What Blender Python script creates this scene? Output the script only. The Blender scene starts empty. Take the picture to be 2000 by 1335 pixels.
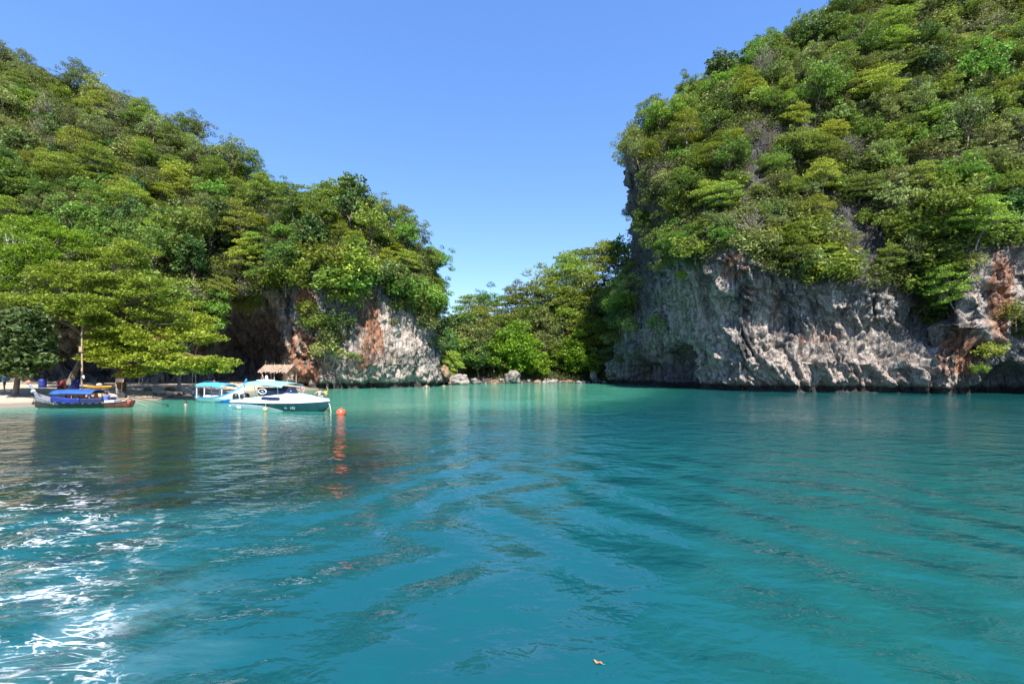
import bpy, math, random
import numpy as np
from mathutils import Vector, Matrix

# ------------------------------------------------------------------ camera, sky, sun, exposure
S = bpy.context.scene
COL = S.collection
F, HX, HY, CZ = 889.0, 1000.0, 724.0, 3.0        # focal length and horizon in photo pixels, eye height in metres
cd = bpy.data.cameras.new('camera'); cam = bpy.data.objects.new('camera', cd); COL.objects.link(cam)
cam.location = (0, 0, CZ); cam.rotation_euler = (math.radians(90), 0, 0)
cd.sensor_width = 36; cd.lens = 36 * F / 2000; cd.shift_y = (HY - 667.5) / 2000
cd.clip_start = 0.1; cd.clip_end = 3000
S.camera = cam
SUN_EL, SUN_AZ = math.radians(52), math.radians(168)     # azimuth clockwise from +Y
w = bpy.data.worlds.new('World'); S.world = w; w.use_nodes = True
wn = w.node_tree; bg = wn.nodes['Background']
sk = wn.nodes.new('ShaderNodeTexSky'); sk.sky_type = 'NISHITA'; sk.sun_disc = False
sk.sun_elevation = SUN_EL; sk.sun_rotation = SUN_AZ; sk.air_density = 0.85; sk.dust_density = 0.0; sk.ozone_density = 4.0
hs_ = wn.nodes.new('ShaderNodeHueSaturation'); hs_.inputs['Saturation'].default_value = 1.5; hs_.inputs['Hue'].default_value = .515
gm_ = wn.nodes.new('ShaderNodeGamma'); gm_.inputs[1].default_value = .6; hs_.inputs['Value'].default_value = 1.36; wn.links.new(sk.outputs[0], gm_.inputs[0])
wn.links.new(gm_.outputs[0], hs_.inputs['Color']); wn.links.new(hs_.outputs[0], bg.inputs[0]); bg.inputs[1].default_value = 0.15
sd = bpy.data.lights.new('sun', 'SUN'); sun = bpy.data.objects.new('sun', sd); COL.objects.link(sun)
sd.energy = 4.4; sd.angle = math.radians(0.5); sd.color = (1, 0.95, 0.87)
sdir = Vector((math.sin(SUN_AZ) * math.cos(SUN_EL), math.cos(SUN_AZ) * math.cos(SUN_EL), math.sin(SUN_EL)))
sun.rotation_euler = sdir.to_track_quat('Z', 'Y').to_euler(); sun.location = sdir * 200
vs = S.view_settings; vs.view_transform = 'Standard'; vs.look = 'None'; vs.gamma = 1; vs.exposure = 1.43
try: vs.use_curve_mapping = False
except Exception: pass
S.render.engine = 'CYCLES'; S.cycles.use_denoising = True; S.cycles.max_bounces = 6
S.cycles.diffuse_bounces = 3; S.cycles.glossy_bounces = 3; S.cycles.transmission_bounces = 4

rng = np.random.default_rng(7); random.seed(7)
def P(px, py, Y): return np.array([(px - HX) / F * Y, Y, CZ - (py - HY) / F * Y])
def proj(v): return HX + F * v[..., 0] / v[..., 1], HY + F * (CZ - v[..., 2]) / v[..., 1]

# ------------------------------------------------------------------ noise
def _hash(i, j, k, s):
    with np.errstate(over='ignore'):
        h = i.astype(np.uint32) * np.uint32(374761393) + j.astype(np.uint32) * np.uint32(668265263) + k.astype(np.uint32) * np.uint32(2246822519) + np.uint32(s * 3266489 + 17)
        h = (h ^ (h >> np.uint32(13))) * np.uint32(1274126177); h = (h ^ (h >> np.uint32(16))) * np.uint32(2654435761); h ^= h >> np.uint32(15)
    return h.astype(np.float64) / 4294967295.0 * 2 - 1
def vn(p, s=0):
    i = np.floor(p).astype(np.int64); f = p - i; u = f * f * f * (f * (f * 6 - 15) + 10); r = 0
    for a in (0, 1):
        for b in (0, 1):
            for c in (0, 1):
                wt = (u[..., 0] if a else 1 - u[..., 0]) * (u[..., 1] if b else 1 - u[..., 1]) * (u[..., 2] if c else 1 - u[..., 2])
                r = r + wt * _hash(i[..., 0] + a, i[..., 1] + b, i[..., 2] + c, s)
    return r
def fbm(p, o=4, s=0, g=0.5):
    r = 0; a = 1; t = 0
    for k in range(o): r = r + a * vn(p * 2.03 ** k + k * 7.3, s + k); t += a; a *= g
    return r / t
def ridged(p, o=3, s=0):
    r = 0; a = 1; t = 0
    for k in range(o): r = r + a * (1 - 2 * np.abs(vn(p * 2.1 ** k + 3.1 * k, s + k))); t += a; a *= .5
    return r / t
def sstep(a, b, x):
    t = np.clip((x - a) / (b - a), 0, 1); return t * t * (3 - 2 * t)
def inpoly(poly, x, y):
    r = np.zeros(x.shape, bool); n = len(poly)
    for i in range(n):
        x0, y0 = poly[i]; x1, y1 = poly[(i + 1) % n]
        if y0 == y1: continue
        c = ((y0 > y) != (y1 > y)) & (x < (x1 - x0) * (y - y0) / (y1 - y0) + x0); r ^= c
    return r
def segdist(pts, X, Y):
    d = np.full(X.shape, 1e9)
    for (x0, y0), (x1, y1) in zip(pts[:-1], pts[1:]):
        dx, dy = x1 - x0, y1 - y0; t = np.clip(((X - x0) * dx + (Y - y0) * dy) / (dx * dx + dy * dy), 0, 1)
        d = np.minimum(d, np.hypot(X - x0 - t * dx, Y - y0 - t * dy))
    return d

# ------------------------------------------------------------------ object helpers
def tag(o, label=None, cat=None, group=None, kind=None):
    for k, v in (('label', label), ('category', cat), ('group', group), ('kind', kind)):
        if v: o[k] = v
    return o
def empty(name, loc, rz=0):
    o = bpy.data.objects.new(name, None); COL.objects.link(o); o.location = loc; o.rotation_euler = (0, 0, rz); o.empty_display_size = .3
    return o
def mesh_np(name, v, f, mat=None, smooth=False, attrs=None):
    m = bpy.data.meshes.new(name); v = np.asarray(v, np.float32); f = np.asarray(f, np.int32); k = f.shape[1]
    m.vertices.add(len(v)); m.vertices.foreach_set('co', v.ravel()); m.loops.add(f.size); m.loops.foreach_set('vertex_index', f.ravel())
    m.polygons.add(len(f)); m.polygons.foreach_set('loop_start', np.arange(0, f.size, k, dtype=np.int32))
    m.update(calc_edges=True)
    m.polygons.foreach_set('use_smooth', np.full(len(f), smooth))
    for n, a in (attrs or {}).items():
        at = m.attributes.new(n, 'FLOAT', 'POINT'); at.data.foreach_set('value', np.asarray(a, np.float32).ravel())
    if mat: m.materials.append(mat)
    m.validate(); return m
def link(name, me, parent=None):
    o = bpy.data.objects.new(name, me); COL.objects.link(o); o.parent = parent; return o

class MB:
    def __init__(s): s.v = []; s.f = []
    def add(s, v, f):
        n = len(s.v); s.v += [tuple(map(float, p)) for p in v]; s.f += [tuple(i + n for i in q) for q in f]; return s
    def box(s, c, d, rot=None, taper=1):
        hx, hy, hz = d[0] / 2, d[1] / 2, d[2] / 2
        v = [Vector((x * hx * (taper if z > 0 else 1), y * hy * (taper if z > 0 else 1), z * hz)) for z in (-1, 1) for x, y in ((-1, -1), (1, -1), (1, 1), (-1, 1))]
        if rot is not None: v = [rot @ q for q in v]
        v = [q + Vector(c) for q in v]
        return s.add(v, [(3, 2, 1, 0), (4, 5, 6, 7), (0, 1, 5, 4), (1, 2, 6, 5), (2, 3, 7, 6), (3, 0, 4, 7)])
    def tube(s, pts, rad, n=6, flat=1):
        pts = [Vector(p) for p in pts]; m = len(pts); rad = rad if hasattr(rad, '__len__') else [rad] * m
        v = []; f = []; up = Vector((0, 0, 1))
        for i in range(m):
            t = (pts[min(i + 1, m - 1)] - pts[max(i - 1, 0)]).normalized()
            a = t.cross(up if abs(t.z) < .95 else Vector((1, 0, 0))).normalized(); b = t.cross(a)
            for k in range(n):
                q = 2 * math.pi * k / n; v.append(pts[i] + (a * math.cos(q) * flat + b * math.sin(q)) * rad[i])
        for i in range(m - 1):
            for k in range(n): f.append((i * n + k, i * n + (k + 1) % n, (i + 1) * n + (k + 1) % n, (i + 1) * n + k))
        f.append(tuple(range(n - 1, -1, -1))); f.append(tuple((m - 1) * n + k for k in range(n)))
        return s.add(v, f)
    def lathe(s, prof, c=(0, 0, 0), n=16, sc=(1, 1, 1)):
        v = [(c[0] + r * math.cos(2 * math.pi * k / n) * sc[0], c[1] + r * math.sin(2 * math.pi * k / n) * sc[1], c[2] + z * sc[2]) for r, z in prof for k in range(n)]
        f = [(i * n + k, i * n + (k + 1) % n, (i + 1) * n + (k + 1) % n, (i + 1) * n + k) for i in range(len(prof) - 1) for k in range(n)]
        return s.add(v, f)
    def grid(s, rows):
        n = len(rows[0]); v = [p for r in rows for p in r]
        return s.add(v, [(i * n + k, i * n + k + 1, (i + 1) * n + k + 1, (i + 1) * n + k) for i in range(len(rows) - 1) for k in range(n - 1)])
    def build(s, name, mat, parent=None, smooth=False, thick=0, matfn=None, bevel=0):
        m = bpy.data.meshes.new(name); m.from_pydata(s.v, [], s.f); m.update()
        mats = mat if isinstance(mat, (list, tuple)) else [mat]
        for q in mats: m.materials.append(q)
        for p in m.polygons:
            p.use_smooth = smooth
            if matfn: p.material_index = matfn(p.center)
        o = link(name, m, parent)
        if thick: md = o.modifiers.new('t', 'SOLIDIFY'); md.thickness = thick; md.offset = 0
        if bevel: md = o.modifiers.new('b', 'BEVEL'); md.width = bevel; md.segments = 2
        return o
def ball(r, n=7): return [(r * math.sin(math.pi * i / n) + 1e-4, -r * math.cos(math.pi * i / n)) for i in range(n + 1)]

# ------------------------------------------------------------------ materials
def newmat(name):
    m = bpy.data.materials.new(name); m.use_nodes = True; nt = m.node_tree
    return m, nt, nt.nodes['Principled BSDF']
def nd(nt, t, **k):
    n = nt.nodes.new('ShaderNode' + t)
    for a, b in k.items(): setattr(n, a, b)
    return n
def setin(n, **k):
    for a, b in k.items(): n.inputs[a.replace('_', ' ')].default_value = b
def mixc(nt, fac, a, b):
    n = nd(nt, 'Mix', data_type='RGBA')
    for s, x in ((n.inputs[0], fac), (n.inputs[6], a), (n.inputs[7], b)):
        if isinstance(x, bpy.types.NodeSocket): nt.links.new(x, s)
        else: s.default_value = x if not hasattr(x, '__len__') else (*x, 1)[:4]
    return n.outputs[2]
def math_(nt, op, a, b=0.0, c=0.0, clamp=False):
    n = nd(nt, 'Math', operation=op, use_clamp=clamp)
    for s, x in zip(n.inputs, (a, b, c)):
        if isinstance(x, bpy.types.NodeSocket): nt.links.new(x, s)
        else: s.default_value = x
    return n.outputs[0]
def coord(nt, scale=(1, 1, 1), rot=(0, 0, 0)):
    t = nd(nt, 'TexCoord'); mp = nd(nt, 'Mapping'); nt.links.new(t.outputs['Object'], mp.inputs[0])
    mp.inputs['Scale'].default_value = scale; mp.inputs['Rotation'].default_value = rot; return mp.outputs[0]
def noise(nt, vec, scale, detail=4, rough=.55, dist=0):
    n = nd(nt, 'TexNoise'); nt.links.new(vec, n.inputs['Vector']); setin(n, Scale=scale, Detail=detail, Roughness=rough, Distortion=dist); return n.outputs['Fac']
def ramp(nt, x, a, b): 
    n = nd(nt, 'MapRange', interpolation_type='SMOOTHSTEP'); nt.links.new(x, n.inputs[0]); n.inputs[1].default_value = a; n.inputs[2].default_value = b; return n.outputs[0]
def attr(nt, n): 
    a = nd(nt, 'Attribute', attribute_name=n); return a.outputs['Fac']
def bump(nt, h, dist, strength=1.0, normal=None):
    b = nd(nt, 'Bump'); nt.links.new(h, b.inputs['Height']); setin(b, Distance=dist, Strength=strength)
    if normal: nt.links.new(normal, b.inputs['Normal'])
    return b.outputs[0]
def plain(name, c, rough=.5, var=.25, scale=3, metal=0, bmp=0, spec=.5, dirt=None):
    m, nt, p = newmat(name); v = coord(nt); n1 = noise(nt, v, scale, 5, .6)
    d = dirt or tuple(x * (1 - var * 1.6) for x in c); col = mixc(nt, ramp(nt, n1, .35, .75), c, d); nt.links.new(col, p.inputs['Base Color'])
    setin(p, Roughness=rough, Metallic=metal); p.inputs['Specular IOR Level'].default_value = spec
    if bmp: nt.links.new(bump(nt, noise(nt, v, scale * 4, 4), bmp), p.inputs['Normal'])
    return m

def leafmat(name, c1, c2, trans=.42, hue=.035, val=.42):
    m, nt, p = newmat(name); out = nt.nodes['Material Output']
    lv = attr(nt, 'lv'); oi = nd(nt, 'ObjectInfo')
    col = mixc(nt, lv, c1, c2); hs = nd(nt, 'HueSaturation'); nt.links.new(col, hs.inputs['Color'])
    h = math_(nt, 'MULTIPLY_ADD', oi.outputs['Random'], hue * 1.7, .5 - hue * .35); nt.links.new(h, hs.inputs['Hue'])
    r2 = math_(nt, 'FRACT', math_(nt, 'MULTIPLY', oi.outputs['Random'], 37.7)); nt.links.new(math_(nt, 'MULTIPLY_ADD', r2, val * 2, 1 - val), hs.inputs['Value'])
    nt.links.new(hs.outputs[0], p.inputs['Base Color']); setin(p, Roughness=.5); p.inputs['Specular IOR Level'].default_value = .35
    tr = nd(nt, 'BsdfTranslucent'); nt.links.new(mixc(nt, .3, hs.outputs[0], (.16, .18, .01)), tr.inputs[0])
    mx = nd(nt, 'MixShader'); mx.inputs[0].default_value = trans
    nt.links.new(p.outputs[0], mx.inputs[1]); nt.links.new(tr.outputs[0], mx.inputs[2]); nt.links.new(mx.outputs[0], out.inputs[0]); return m
LM = dict(shore=leafmat('leaf_shore', (.12, .185, .016), (.29, .36, .04), .4, 0, 0),
    broad=leafmat('leaf_broad', (.09, .155, .02), (.235, .31, .045)),
    feather=leafmat('leaf_feather', (.155, .2, .02), (.345, .375, .05), .38),
    dark=leafmat('leaf_dark', (.045, .085, .02), (.12, .18, .04), .2),
    olive=leafmat('leaf_olive', (.135, .16, .045), (.275, .3, .085), .3),
    bright=leafmat('leaf_bright', (.09, .2, .012), (.24, .36, .022), .42, .012, .15),
    lime=leafmat('leaf_lime', (.17, .22, .015), (.36, .39, .035), .42, .012, .12),
    dry=leafmat('leaf_dry', (.14, .12, .08), (.25, .22, .16), .2),
    under=leafmat('leaf_under', (.04, .062, .016), (.19, .225, .042), .3, 0, 0))
BARK = plain('bark', (.2, .16, .12), .9, .4, 2, bmp=.03)
BARKP = plain('bark_pale', (.36, .32, .27), .9, .35, 2, bmp=.03)
BARKR = plain('bark_red', (.2, .09, .055), .9, .35, 2, bmp=.03)

def rockmat():
    m, nt, p = newmat('limestone'); v = coord(nt); vs_ = coord(nt, (1, 1, .08), (.05, .12, 0)); vd = coord(nt, (1, 1, .28), (.25, .2, .3))
    big = noise(nt, v, .16, 4, .6); med = noise(nt, v, .9, 7, .65); st = noise(nt, vs_, .75, 5, .6, .6); st2 = noise(nt, vd, 2.4, 4, .6, .5)
    c = mixc(nt, ramp(nt, med, .3, .68), (.16, .148, .138), (.42, .37, .325))
    c = mixc(nt, math_(nt, 'MULTIPLY', ramp(nt, big, .42, .62), .65), c, (.17, .16, .155))
    c = mixc(nt, math_(nt, 'MULTIPLY', attr(nt, 'pale'), .8), c, mixc(nt, ramp(nt, med, .3, .6), (.2, .165, .142), (.54, .44, .37)))
    og = ramp(nt, math_(nt, 'ADD', attr(nt, 'orange'), math_(nt, 'ADD', math_(nt, 'MULTIPLY_ADD', st, 2.0, -1.0), math_(nt, 'MULTIPLY_ADD', med, 1.4, -.7))), .45, 1.15)
    rnd = ramp(nt, noise(nt, vs_, .33, 5, .6, .4), .63, .74)
    og = math_(nt, 'MAXIMUM', og, math_(nt, 'MULTIPLY', rnd, .55))
    c = mixc(nt, math_(nt, 'MULTIPLY', og, .85), c, mixc(nt, med, (.2, .06, .025), (.42, .19, .09)))
    c = mixc(nt, math_(nt, 'MULTIPLY', ramp(nt, noise(nt, coord(nt, (1, 1, .09), (.12, .22, .3)), 1.3, 6, .62, .5), .53, .62), .85), c, (.46, .42, .37))
    c = mixc(nt, math_(nt, 'MULTIPLY', ramp(nt, st, .52, .62), math_(nt, 'MULTIPLY_ADD', attr(nt, 'pale'), -.6, .88)), c, (.035, .034, .035))
    c = mixc(nt, math_(nt, 'MULTIPLY', ramp(nt, st2, .55, .68), .7), c, (.045, .048, .045))
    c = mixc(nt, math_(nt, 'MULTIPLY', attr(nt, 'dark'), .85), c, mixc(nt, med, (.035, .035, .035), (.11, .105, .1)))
    c = mixc(nt, math_(nt, 'MULTIPLY', attr(nt, 'green'), ramp(nt, st2, .4, .6)), c, (.12, .14, .11))
    c = mixc(nt, math_(nt, 'MULTIPLY', attr(nt, 'soil'), .92), c, mixc(nt, med, (.03, .026, .018), (.085, .075, .05)))
    sp = nd(nt, 'SeparateXYZ'); nt.links.new(v, sp.inputs[0])
    tide = ramp(nt, math_(nt, 'MULTIPLY_ADD', med, -1.2, sp.outputs[2]), .6, .1)
    c = mixc(nt, math_(nt, 'MULTIPLY', tide, .9), c, (.03, .028, .024))
    nt.links.new(c, p.inputs['Base Color']); setin(p, Roughness=.92); p.inputs['Specular IOR Level'].default_value = .2
    vo = nd(nt, 'TexVoronoi', feature='DISTANCE_TO_EDGE'); nt.links.new(coord(nt, (1, 1, .45), (.3, .2, 0)), vo.inputs['Vector']); vo.inputs['Scale'].default_value = .9
    n1 = bump(nt, ramp(nt, math_(nt, 'MULTIPLY_ADD', med, .12, vo.outputs['Distance']), .06, .16), .22, 1, bump(nt, med, .6)); nt.links.new(bump(nt, noise(nt, v, 4, 6, .7), .2, 1, bump(nt, st2, .25, 1, n1)), p.inputs['Normal']); return m
ROCK = rockmat()
def sandmat():
    m, nt, p = newmat('sand'); v = coord(nt); n = noise(nt, v, .5, 6, .65); n2 = noise(nt, v, 3, 5, .7)
    c = mixc(nt, ramp(nt, n, .35, .7), (.5, .4, .29), (.34, .27, .19)); c = mixc(nt, math_(nt, 'MULTIPLY', ramp(nt, n2, .56, .68), .7), c, (.09, .065, .045))
    sp = nd(nt, 'SeparateXYZ'); nt.links.new(v, sp.inputs[0]); c = mixc(nt, ramp(nt, math_(nt, 'MULTIPLY_ADD', n, -.25, sp.outputs[2]), .3, .02), c, (.2, .165, .125))
    nt.links.new(c, p.inputs['Base Color']); setin(p, Roughness=.9); nt.links.new(bump(nt, n2, .06), p.inputs['Normal']); return m
SAND = sandmat()

# ------------------------------------------------------------------ hills
KN = 8
def hill(name, cols, rows, polys, blobs, sub, seed, rockamp=1.0, caves=()):
    C = np.array([[P(*k) for k in c] for c in cols])
    base = C[:, :1].copy(); base[..., 2] = -2.5
    back1 = C[:, -1:].copy(); d = back1[..., :2] / np.linalg.norm(back1[..., :2], axis=-1, keepdims=True); back1[..., :2] += d * 22; back1[..., 2] *= .93
    back2 = back1.copy(); back2[..., :2] += d * 70; back2[..., 2] = -4
    C = np.concatenate([base, C, back1, back2], 1); rows = [3] + rows + [10, 6]
    V = []
    for k, n in enumerate(rows):
        t = np.arange(n) / n; V.append(C[:, k:k + 1] * (1 - t)[None, :, None] + C[:, k + 1:k + 2] * t[None, :, None])
    V.append(C[:, -1:]); V = np.concatenate(V, 1)
    U = []
    for k, n in enumerate(sub):
        t = np.arange(n) / n; U.append(V[k][None] * (1 - t)[:, None, None] + V[k + 1][None] * t[:, None, None])
    U.append(V[-1:]); G = np.concatenate(U, 0)
    for it in range(14):
        G[1:-1] = .25 * G[:-2] + .5 * G[1:-1] + .25 * G[2:]
    for it in range(5):
        G[:, 1:-1] = .25 * G[:, :-2] + .5 * G[:, 1:-1] + .25 * G[:, 2:]
    def normals(G):
        n = np.cross(np.gradient(G, axis=0), np.gradient(G, axis=1)); n /= np.linalg.norm(n, axis=-1, keepdims=True) + 1e-9
        return n if (n * (G - np.array([0, 0, CZ]))).sum(-1).mean() < 0 else -n
    N = normals(G); px, py = proj(G); Y = G[..., 1]
    jit = 14 * fbm(G * .35, 3, seed + 3)
    rock = np.zeros(px.shape)
    for pl in polys: rock = np.maximum(rock, inpoly(pl, px + jit, py + jit * .8).astype(float))
    for it in range(2):
        rock[1:-1] = .25 * rock[:-2] + .5 * rock[1:-1] + .25 * rock[2:]; rock[:, 1:-1] = .25 * rock[:, :-2] + .5 * rock[:, 1:-1] + .25 * rock[:, 2:]
    warp = np.stack([fbm(G * .12, 2, seed + 9), fbm(G * .12, 2, seed + 12), 0 * px], -1) * 2.6
    Q = G + warp
    skew = Q.copy(); skew[..., 0] += .45 * G[..., 2]; skew[..., 1] -= .2 * G[..., 2]
    big = fbm(G * .085, 3, seed)
    flute = ridged(skew * np.array([.4, .4, .045]), 2, seed + 20); flute2 = ridged(skew * np.array([1.15, 1.15, .11]), 2, seed + 30)
    lump = ridged(Q * .27, 4, seed + 40); fine = fbm(G * 1.0, 5, seed + 50, .66)
    dr = 1.7 * big - 1.25 * flute - .62 * flute2 - .62 * lump - 1.1 * np.exp(-((G[..., 2] - .2) / .7) ** 2) - .3 * ridged(G * np.array([2.2, 2.2, .7]), 2, seed + 55) + .8 * fine
    dv = 2.2 * big + .9 * fbm(G * .25, 3, seed + 60)
    disp = rock * dr * rockamp + (1 - rock) * dv
    for cx, cy, rx, ry, dp in caves: disp = disp - dp * sstep(1.15, .55, np.sqrt(((px + jit * .5 - cx) / rx) ** 2 + (np.maximum((py + jit * .3 - cy) / ry, -9) * np.where(py > cy, .35, 1)) ** 2))
    fade = sstep(-2.4, .5, G[..., 2])
    G2 = G + N * (disp * fade)[..., None]
    G2[..., 2] = np.where(G[..., 2] < -1.5, G[..., 2], G2[..., 2])
    N2 = normals(G2); px2, py2 = proj(G2)
    at = dict(soil=1 - rock, orange=0 * px, pale=0 * px, dark=0 * px, green=0 * px)
    for kind, bx, by, rx, ry, s in blobs:
        q = ((px2 + jit * .8 - bx) / rx) ** 2 + ((py2 + jit * .8 - by) / ry) ** 2; at[kind] = np.maximum(at[kind], s * np.clip(1.35 - q, 0, 1))
    nu, nv = px.shape; I = np.arange(nu * nv).reshape(nu, nv)
    f = np.stack([I[:-1, :-1], I[1:, :-1], I[1:, 1:], I[:-1, 1:]], -1).reshape(-1, 4)
    o = link(name, mesh_np(name, G2.reshape(-1, 3), f, ROCK, True, at)); tag(o, kind='structure')
    ridge = 3 + sum(rows[1:8])
    return dict(G=G2, N=N2, px=px2, py=py2, rock=rock, ridge=ridge, o=o)

RC = [
 [(1202,744,132),(1212,700,132),(1228,600,131),(1234,480,131),(1240,420,133),(1250,380,136),(1260,340,139),(1265,320,142)],
 [(1183,748,108),(1192,715,105),(1216,600,100),(1226,480,96),(1216,400,93),(1216,335,92),(1220,295,93),(1245,268,97)],
 [(1235,752,97),(1236,715,93),(1250,600,92),(1262,480,90),(1250,400,88),(1246,335,88),(1250,290,90),(1278,245,98)],
 [(1290,757,88),(1300,700,88),(1300,600,83),(1292,500,82),(1290,420,81),(1296,340,83),(1312,270,88),(1340,195,101)],
 [(1350,759,76),(1345,690,76),(1338,600,74),(1345,510,68),(1350,430,74),(1360,340,80),(1372,250,87),(1402,160,101)],
 [(1440,763,67),(1440,710,66),(1440,620,65.8),(1440,500,62.5),(1445,420,66),(1450,330,71),(1462,210,81),(1485,122,96)],
 [(1560,765,63),(1560,705,62),(1560,640,64.2),(1560,550,61.5),(1560,460,66),(1562,350,71),(1566,200,81),(1582,68,96)],
 [(1700,767,60.5),(1700,705,60),(1700,645,62.2),(1700,570,60.5),(1700,450,66),(1700,330,70),(1700,160,81),(1700,-40,96)],
 [(1820,768,59),(1820,715,59),(1820,650,62),(1820,600,62),(1820,480,61),(1820,330,68),(1820,140,79),(1820,-120,96)],
 [(1895,770,58.5),(1893,720,57.5),(1890,640,55.5),(1890,520,56.5),(1890,440,60),(1895,320,66),(1900,130,77),(1900,-150,96)],
 [(2000,772,57),(1998,720,59),(2000,640,57),(2000,520,57.5),(2000,430,60),(2000,300,66),(2000,100,77),(2000,-180,96)],
 [(2250,778,50),(2250,720,50),(2250,640,50),(2250,540,51),(2250,420,54),(2250,280,60),(2250,60,72),(2250,-220,90)],
 [(2700,790,41),(2700,720,41),(2700,640,41),(2700,540,42),(2700,420,46),(2700,260,53),(2700,20,66),(2700,-280,84)]]
PR = [[(1160,800),(1160,740),(1190,690),(1212,645),(1238,600),(1220,480),(1200,300),(1244,300),(1264,380),(1276,480),(1296,505),(1360,512),(1400,495),(1432,470),(1480,518),(1530,540),(1600,560),(1680,570),(1740,555),(1800,600),(1860,620),(1878,520),(1920,490),(2010,480),(2900,520),(2900,900),(1160,900)],
      [(1452,300),(1470,265),(1500,270),(1505,310),(1490,370),(1456,370)], [(1590,420),(1660,400),(1740,420),(1735,500),(1690,550),(1650,490),(1610,465)]]
BR = [('pale',1560,730,130,45,1),('pale',1700,725,90,42,.9),('pale',1640,650,90,45,.55),('pale',1460,725,30,40,.8),('pale',1910,610,40,60,.5),('pale',1800,740,90,25,.6),
      ('orange',1430,520,34,40,1),('orange',1520,600,14,60,.7),('orange',1600,660,80,14,.7),('orange',1780,700,30,40,.6),('pale',1395,640,34,130,1),('pale',1500,630,30,110,.8),('pale',1345,600,32,80,.8),('pale',1270,700,22,60,.7),('pale',1620,620,60,50,.6),('pale',1900,560,30,60,.7),('dark',1450,600,12,80,.7),('dark',1540,620,16,60,.6),('dark',1380,560,12,60,.6),('orange',1475,570,18,18,.8),('orange',1955,580,34,110,1.2),('orange',1880,690,60,55,1.15),('orange',1700,742,70,20,.6),('orange',1935,720,50,30,.6),('orange',1640,520,22,30,.5),('orange',1560,690,60,24,.45),('orange',1730,470,40,40,.35),
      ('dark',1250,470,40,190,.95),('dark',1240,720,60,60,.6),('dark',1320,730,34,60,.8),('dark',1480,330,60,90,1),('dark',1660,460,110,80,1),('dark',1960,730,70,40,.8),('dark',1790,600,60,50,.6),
      ('green',1330,640,90,120,.35),('green',1230,690,60,70,.4)]
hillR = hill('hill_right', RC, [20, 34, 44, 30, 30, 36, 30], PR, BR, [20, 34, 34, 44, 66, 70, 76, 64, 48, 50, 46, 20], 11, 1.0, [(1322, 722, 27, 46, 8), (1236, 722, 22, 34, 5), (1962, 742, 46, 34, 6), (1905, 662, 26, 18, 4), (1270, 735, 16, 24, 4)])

LC = [
 [(-500,748,50),(-500,700,52),(-500,640,50),(-500,580,52),(-500,480,60),(-500,300,75),(-500,120,95),(-500,-60,115)],
 [(-150,748,54),(-150,705,58),(-150,650,53),(-150,580,55),(-150,480,64),(-150,330,78),(-150,180,98),(-150,40,118)],
 [(0,747,58),(0,705,63),(0,655,56),(0,590,57),(0,490,66),(0,350,80),(0,220,98),(0,112,115)],
 [(130,747,61),(130,700,66),(130,650,58),(130,590,58),(130,500,67),(130,380,80),(130,265,98),(130,160,114)],
 [(290,746,65),(290,705,69),(290,650,61),(290,580,61),(290,510,68),(290,420,80),(290,320,95),(290,225,110)],
 [(395,746,71),(395,700,73),(395,640,66),(395,580,66),(395,520,72),(395,440,82),(395,360,93),(395,278,106)],
 [(445,744,86),(445,700,88),(445,640,80),(445,580,71),(450,520,75),(450,450,83),(450,385,92),(455,322,104)],
 [(530,744,90),(530,700,90),(530,630,82),(530,560,72),(530,500,76),(530,450,83),(530,415,90),(530,388,100)],
 [(572,757,77),(572,710,75),(572,640,73),(575,550,73),(575,500,76),(575,450,82),(575,425,88),(575,402,98)],
 [(650,759,75),(650,710,74.5),(650,640,74.5),(650,540,74),(650,490,77),(650,450,82),(650,420,88),(650,398,97)],
 [(740,758,78),(740,715,76),(740,630,78),(740,545,78),(740,500,80),(740,465,84),(740,440,89),(740,420,96)],
 [(820,756,83),(820,710,80.5),(822,640,84),(815,580,85),(810,545,86),(805,515,88),(800,490,90),(795,468,95)],
 [(860,754,88),(858,710,89),(850,640,91),(842,595,92),(838,565,93),(832,540,95),(826,520,97),(820,505,99)],
 [(876,748,104),(870,710,106),(858,650,108),(850,605,110),(846,580,112),(842,560,114),(838,545,116),(835,530,118)]]
PL = [[(400,770),(412,700),(416,640),(440,600),(470,585),(520,575),(560,560),(585,545),(620,548),(640,580),(690,580),(715,555),(755,570),(795,605),(832,625),(862,640),(872,770)],
      [(-700,790),(-700,640),(60,650),(120,655),(200,680),(420,690),(420,790)]]
BL = [('orange',597,580,26,50,1.2),('orange',590,690,40,60,1.2),('orange',722,640,32,90,1.25),('orange',610,720,50,30,.9),('orange',700,715,40,30,.8),('pale',720,720,60,30,.7),('orange',735,690,30,30,.9),('orange',765,700,60,20,.6),('orange',660,730,40,24,.35),
      ('pale',780,660,70,60,1),('pale',650,738,90,30,.9),('pale',750,735,90,30,1),('pale',760,620,60,30,.9),('pale',660,690,40,40,.7),('pale',830,740,30,24,.7),('pale',590,740,30,30,.6),
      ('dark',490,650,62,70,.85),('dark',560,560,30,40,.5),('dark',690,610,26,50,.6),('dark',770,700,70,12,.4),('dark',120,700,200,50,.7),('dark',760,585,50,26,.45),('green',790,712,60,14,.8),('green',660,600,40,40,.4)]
hillL = hill('hill_left', LC, [20, 34, 44, 26, 26, 30, 26], PL, BL, [16, 18, 30, 34, 30, 26, 40, 36, 44, 50, 50, 36, 26], 23, .85)

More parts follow.
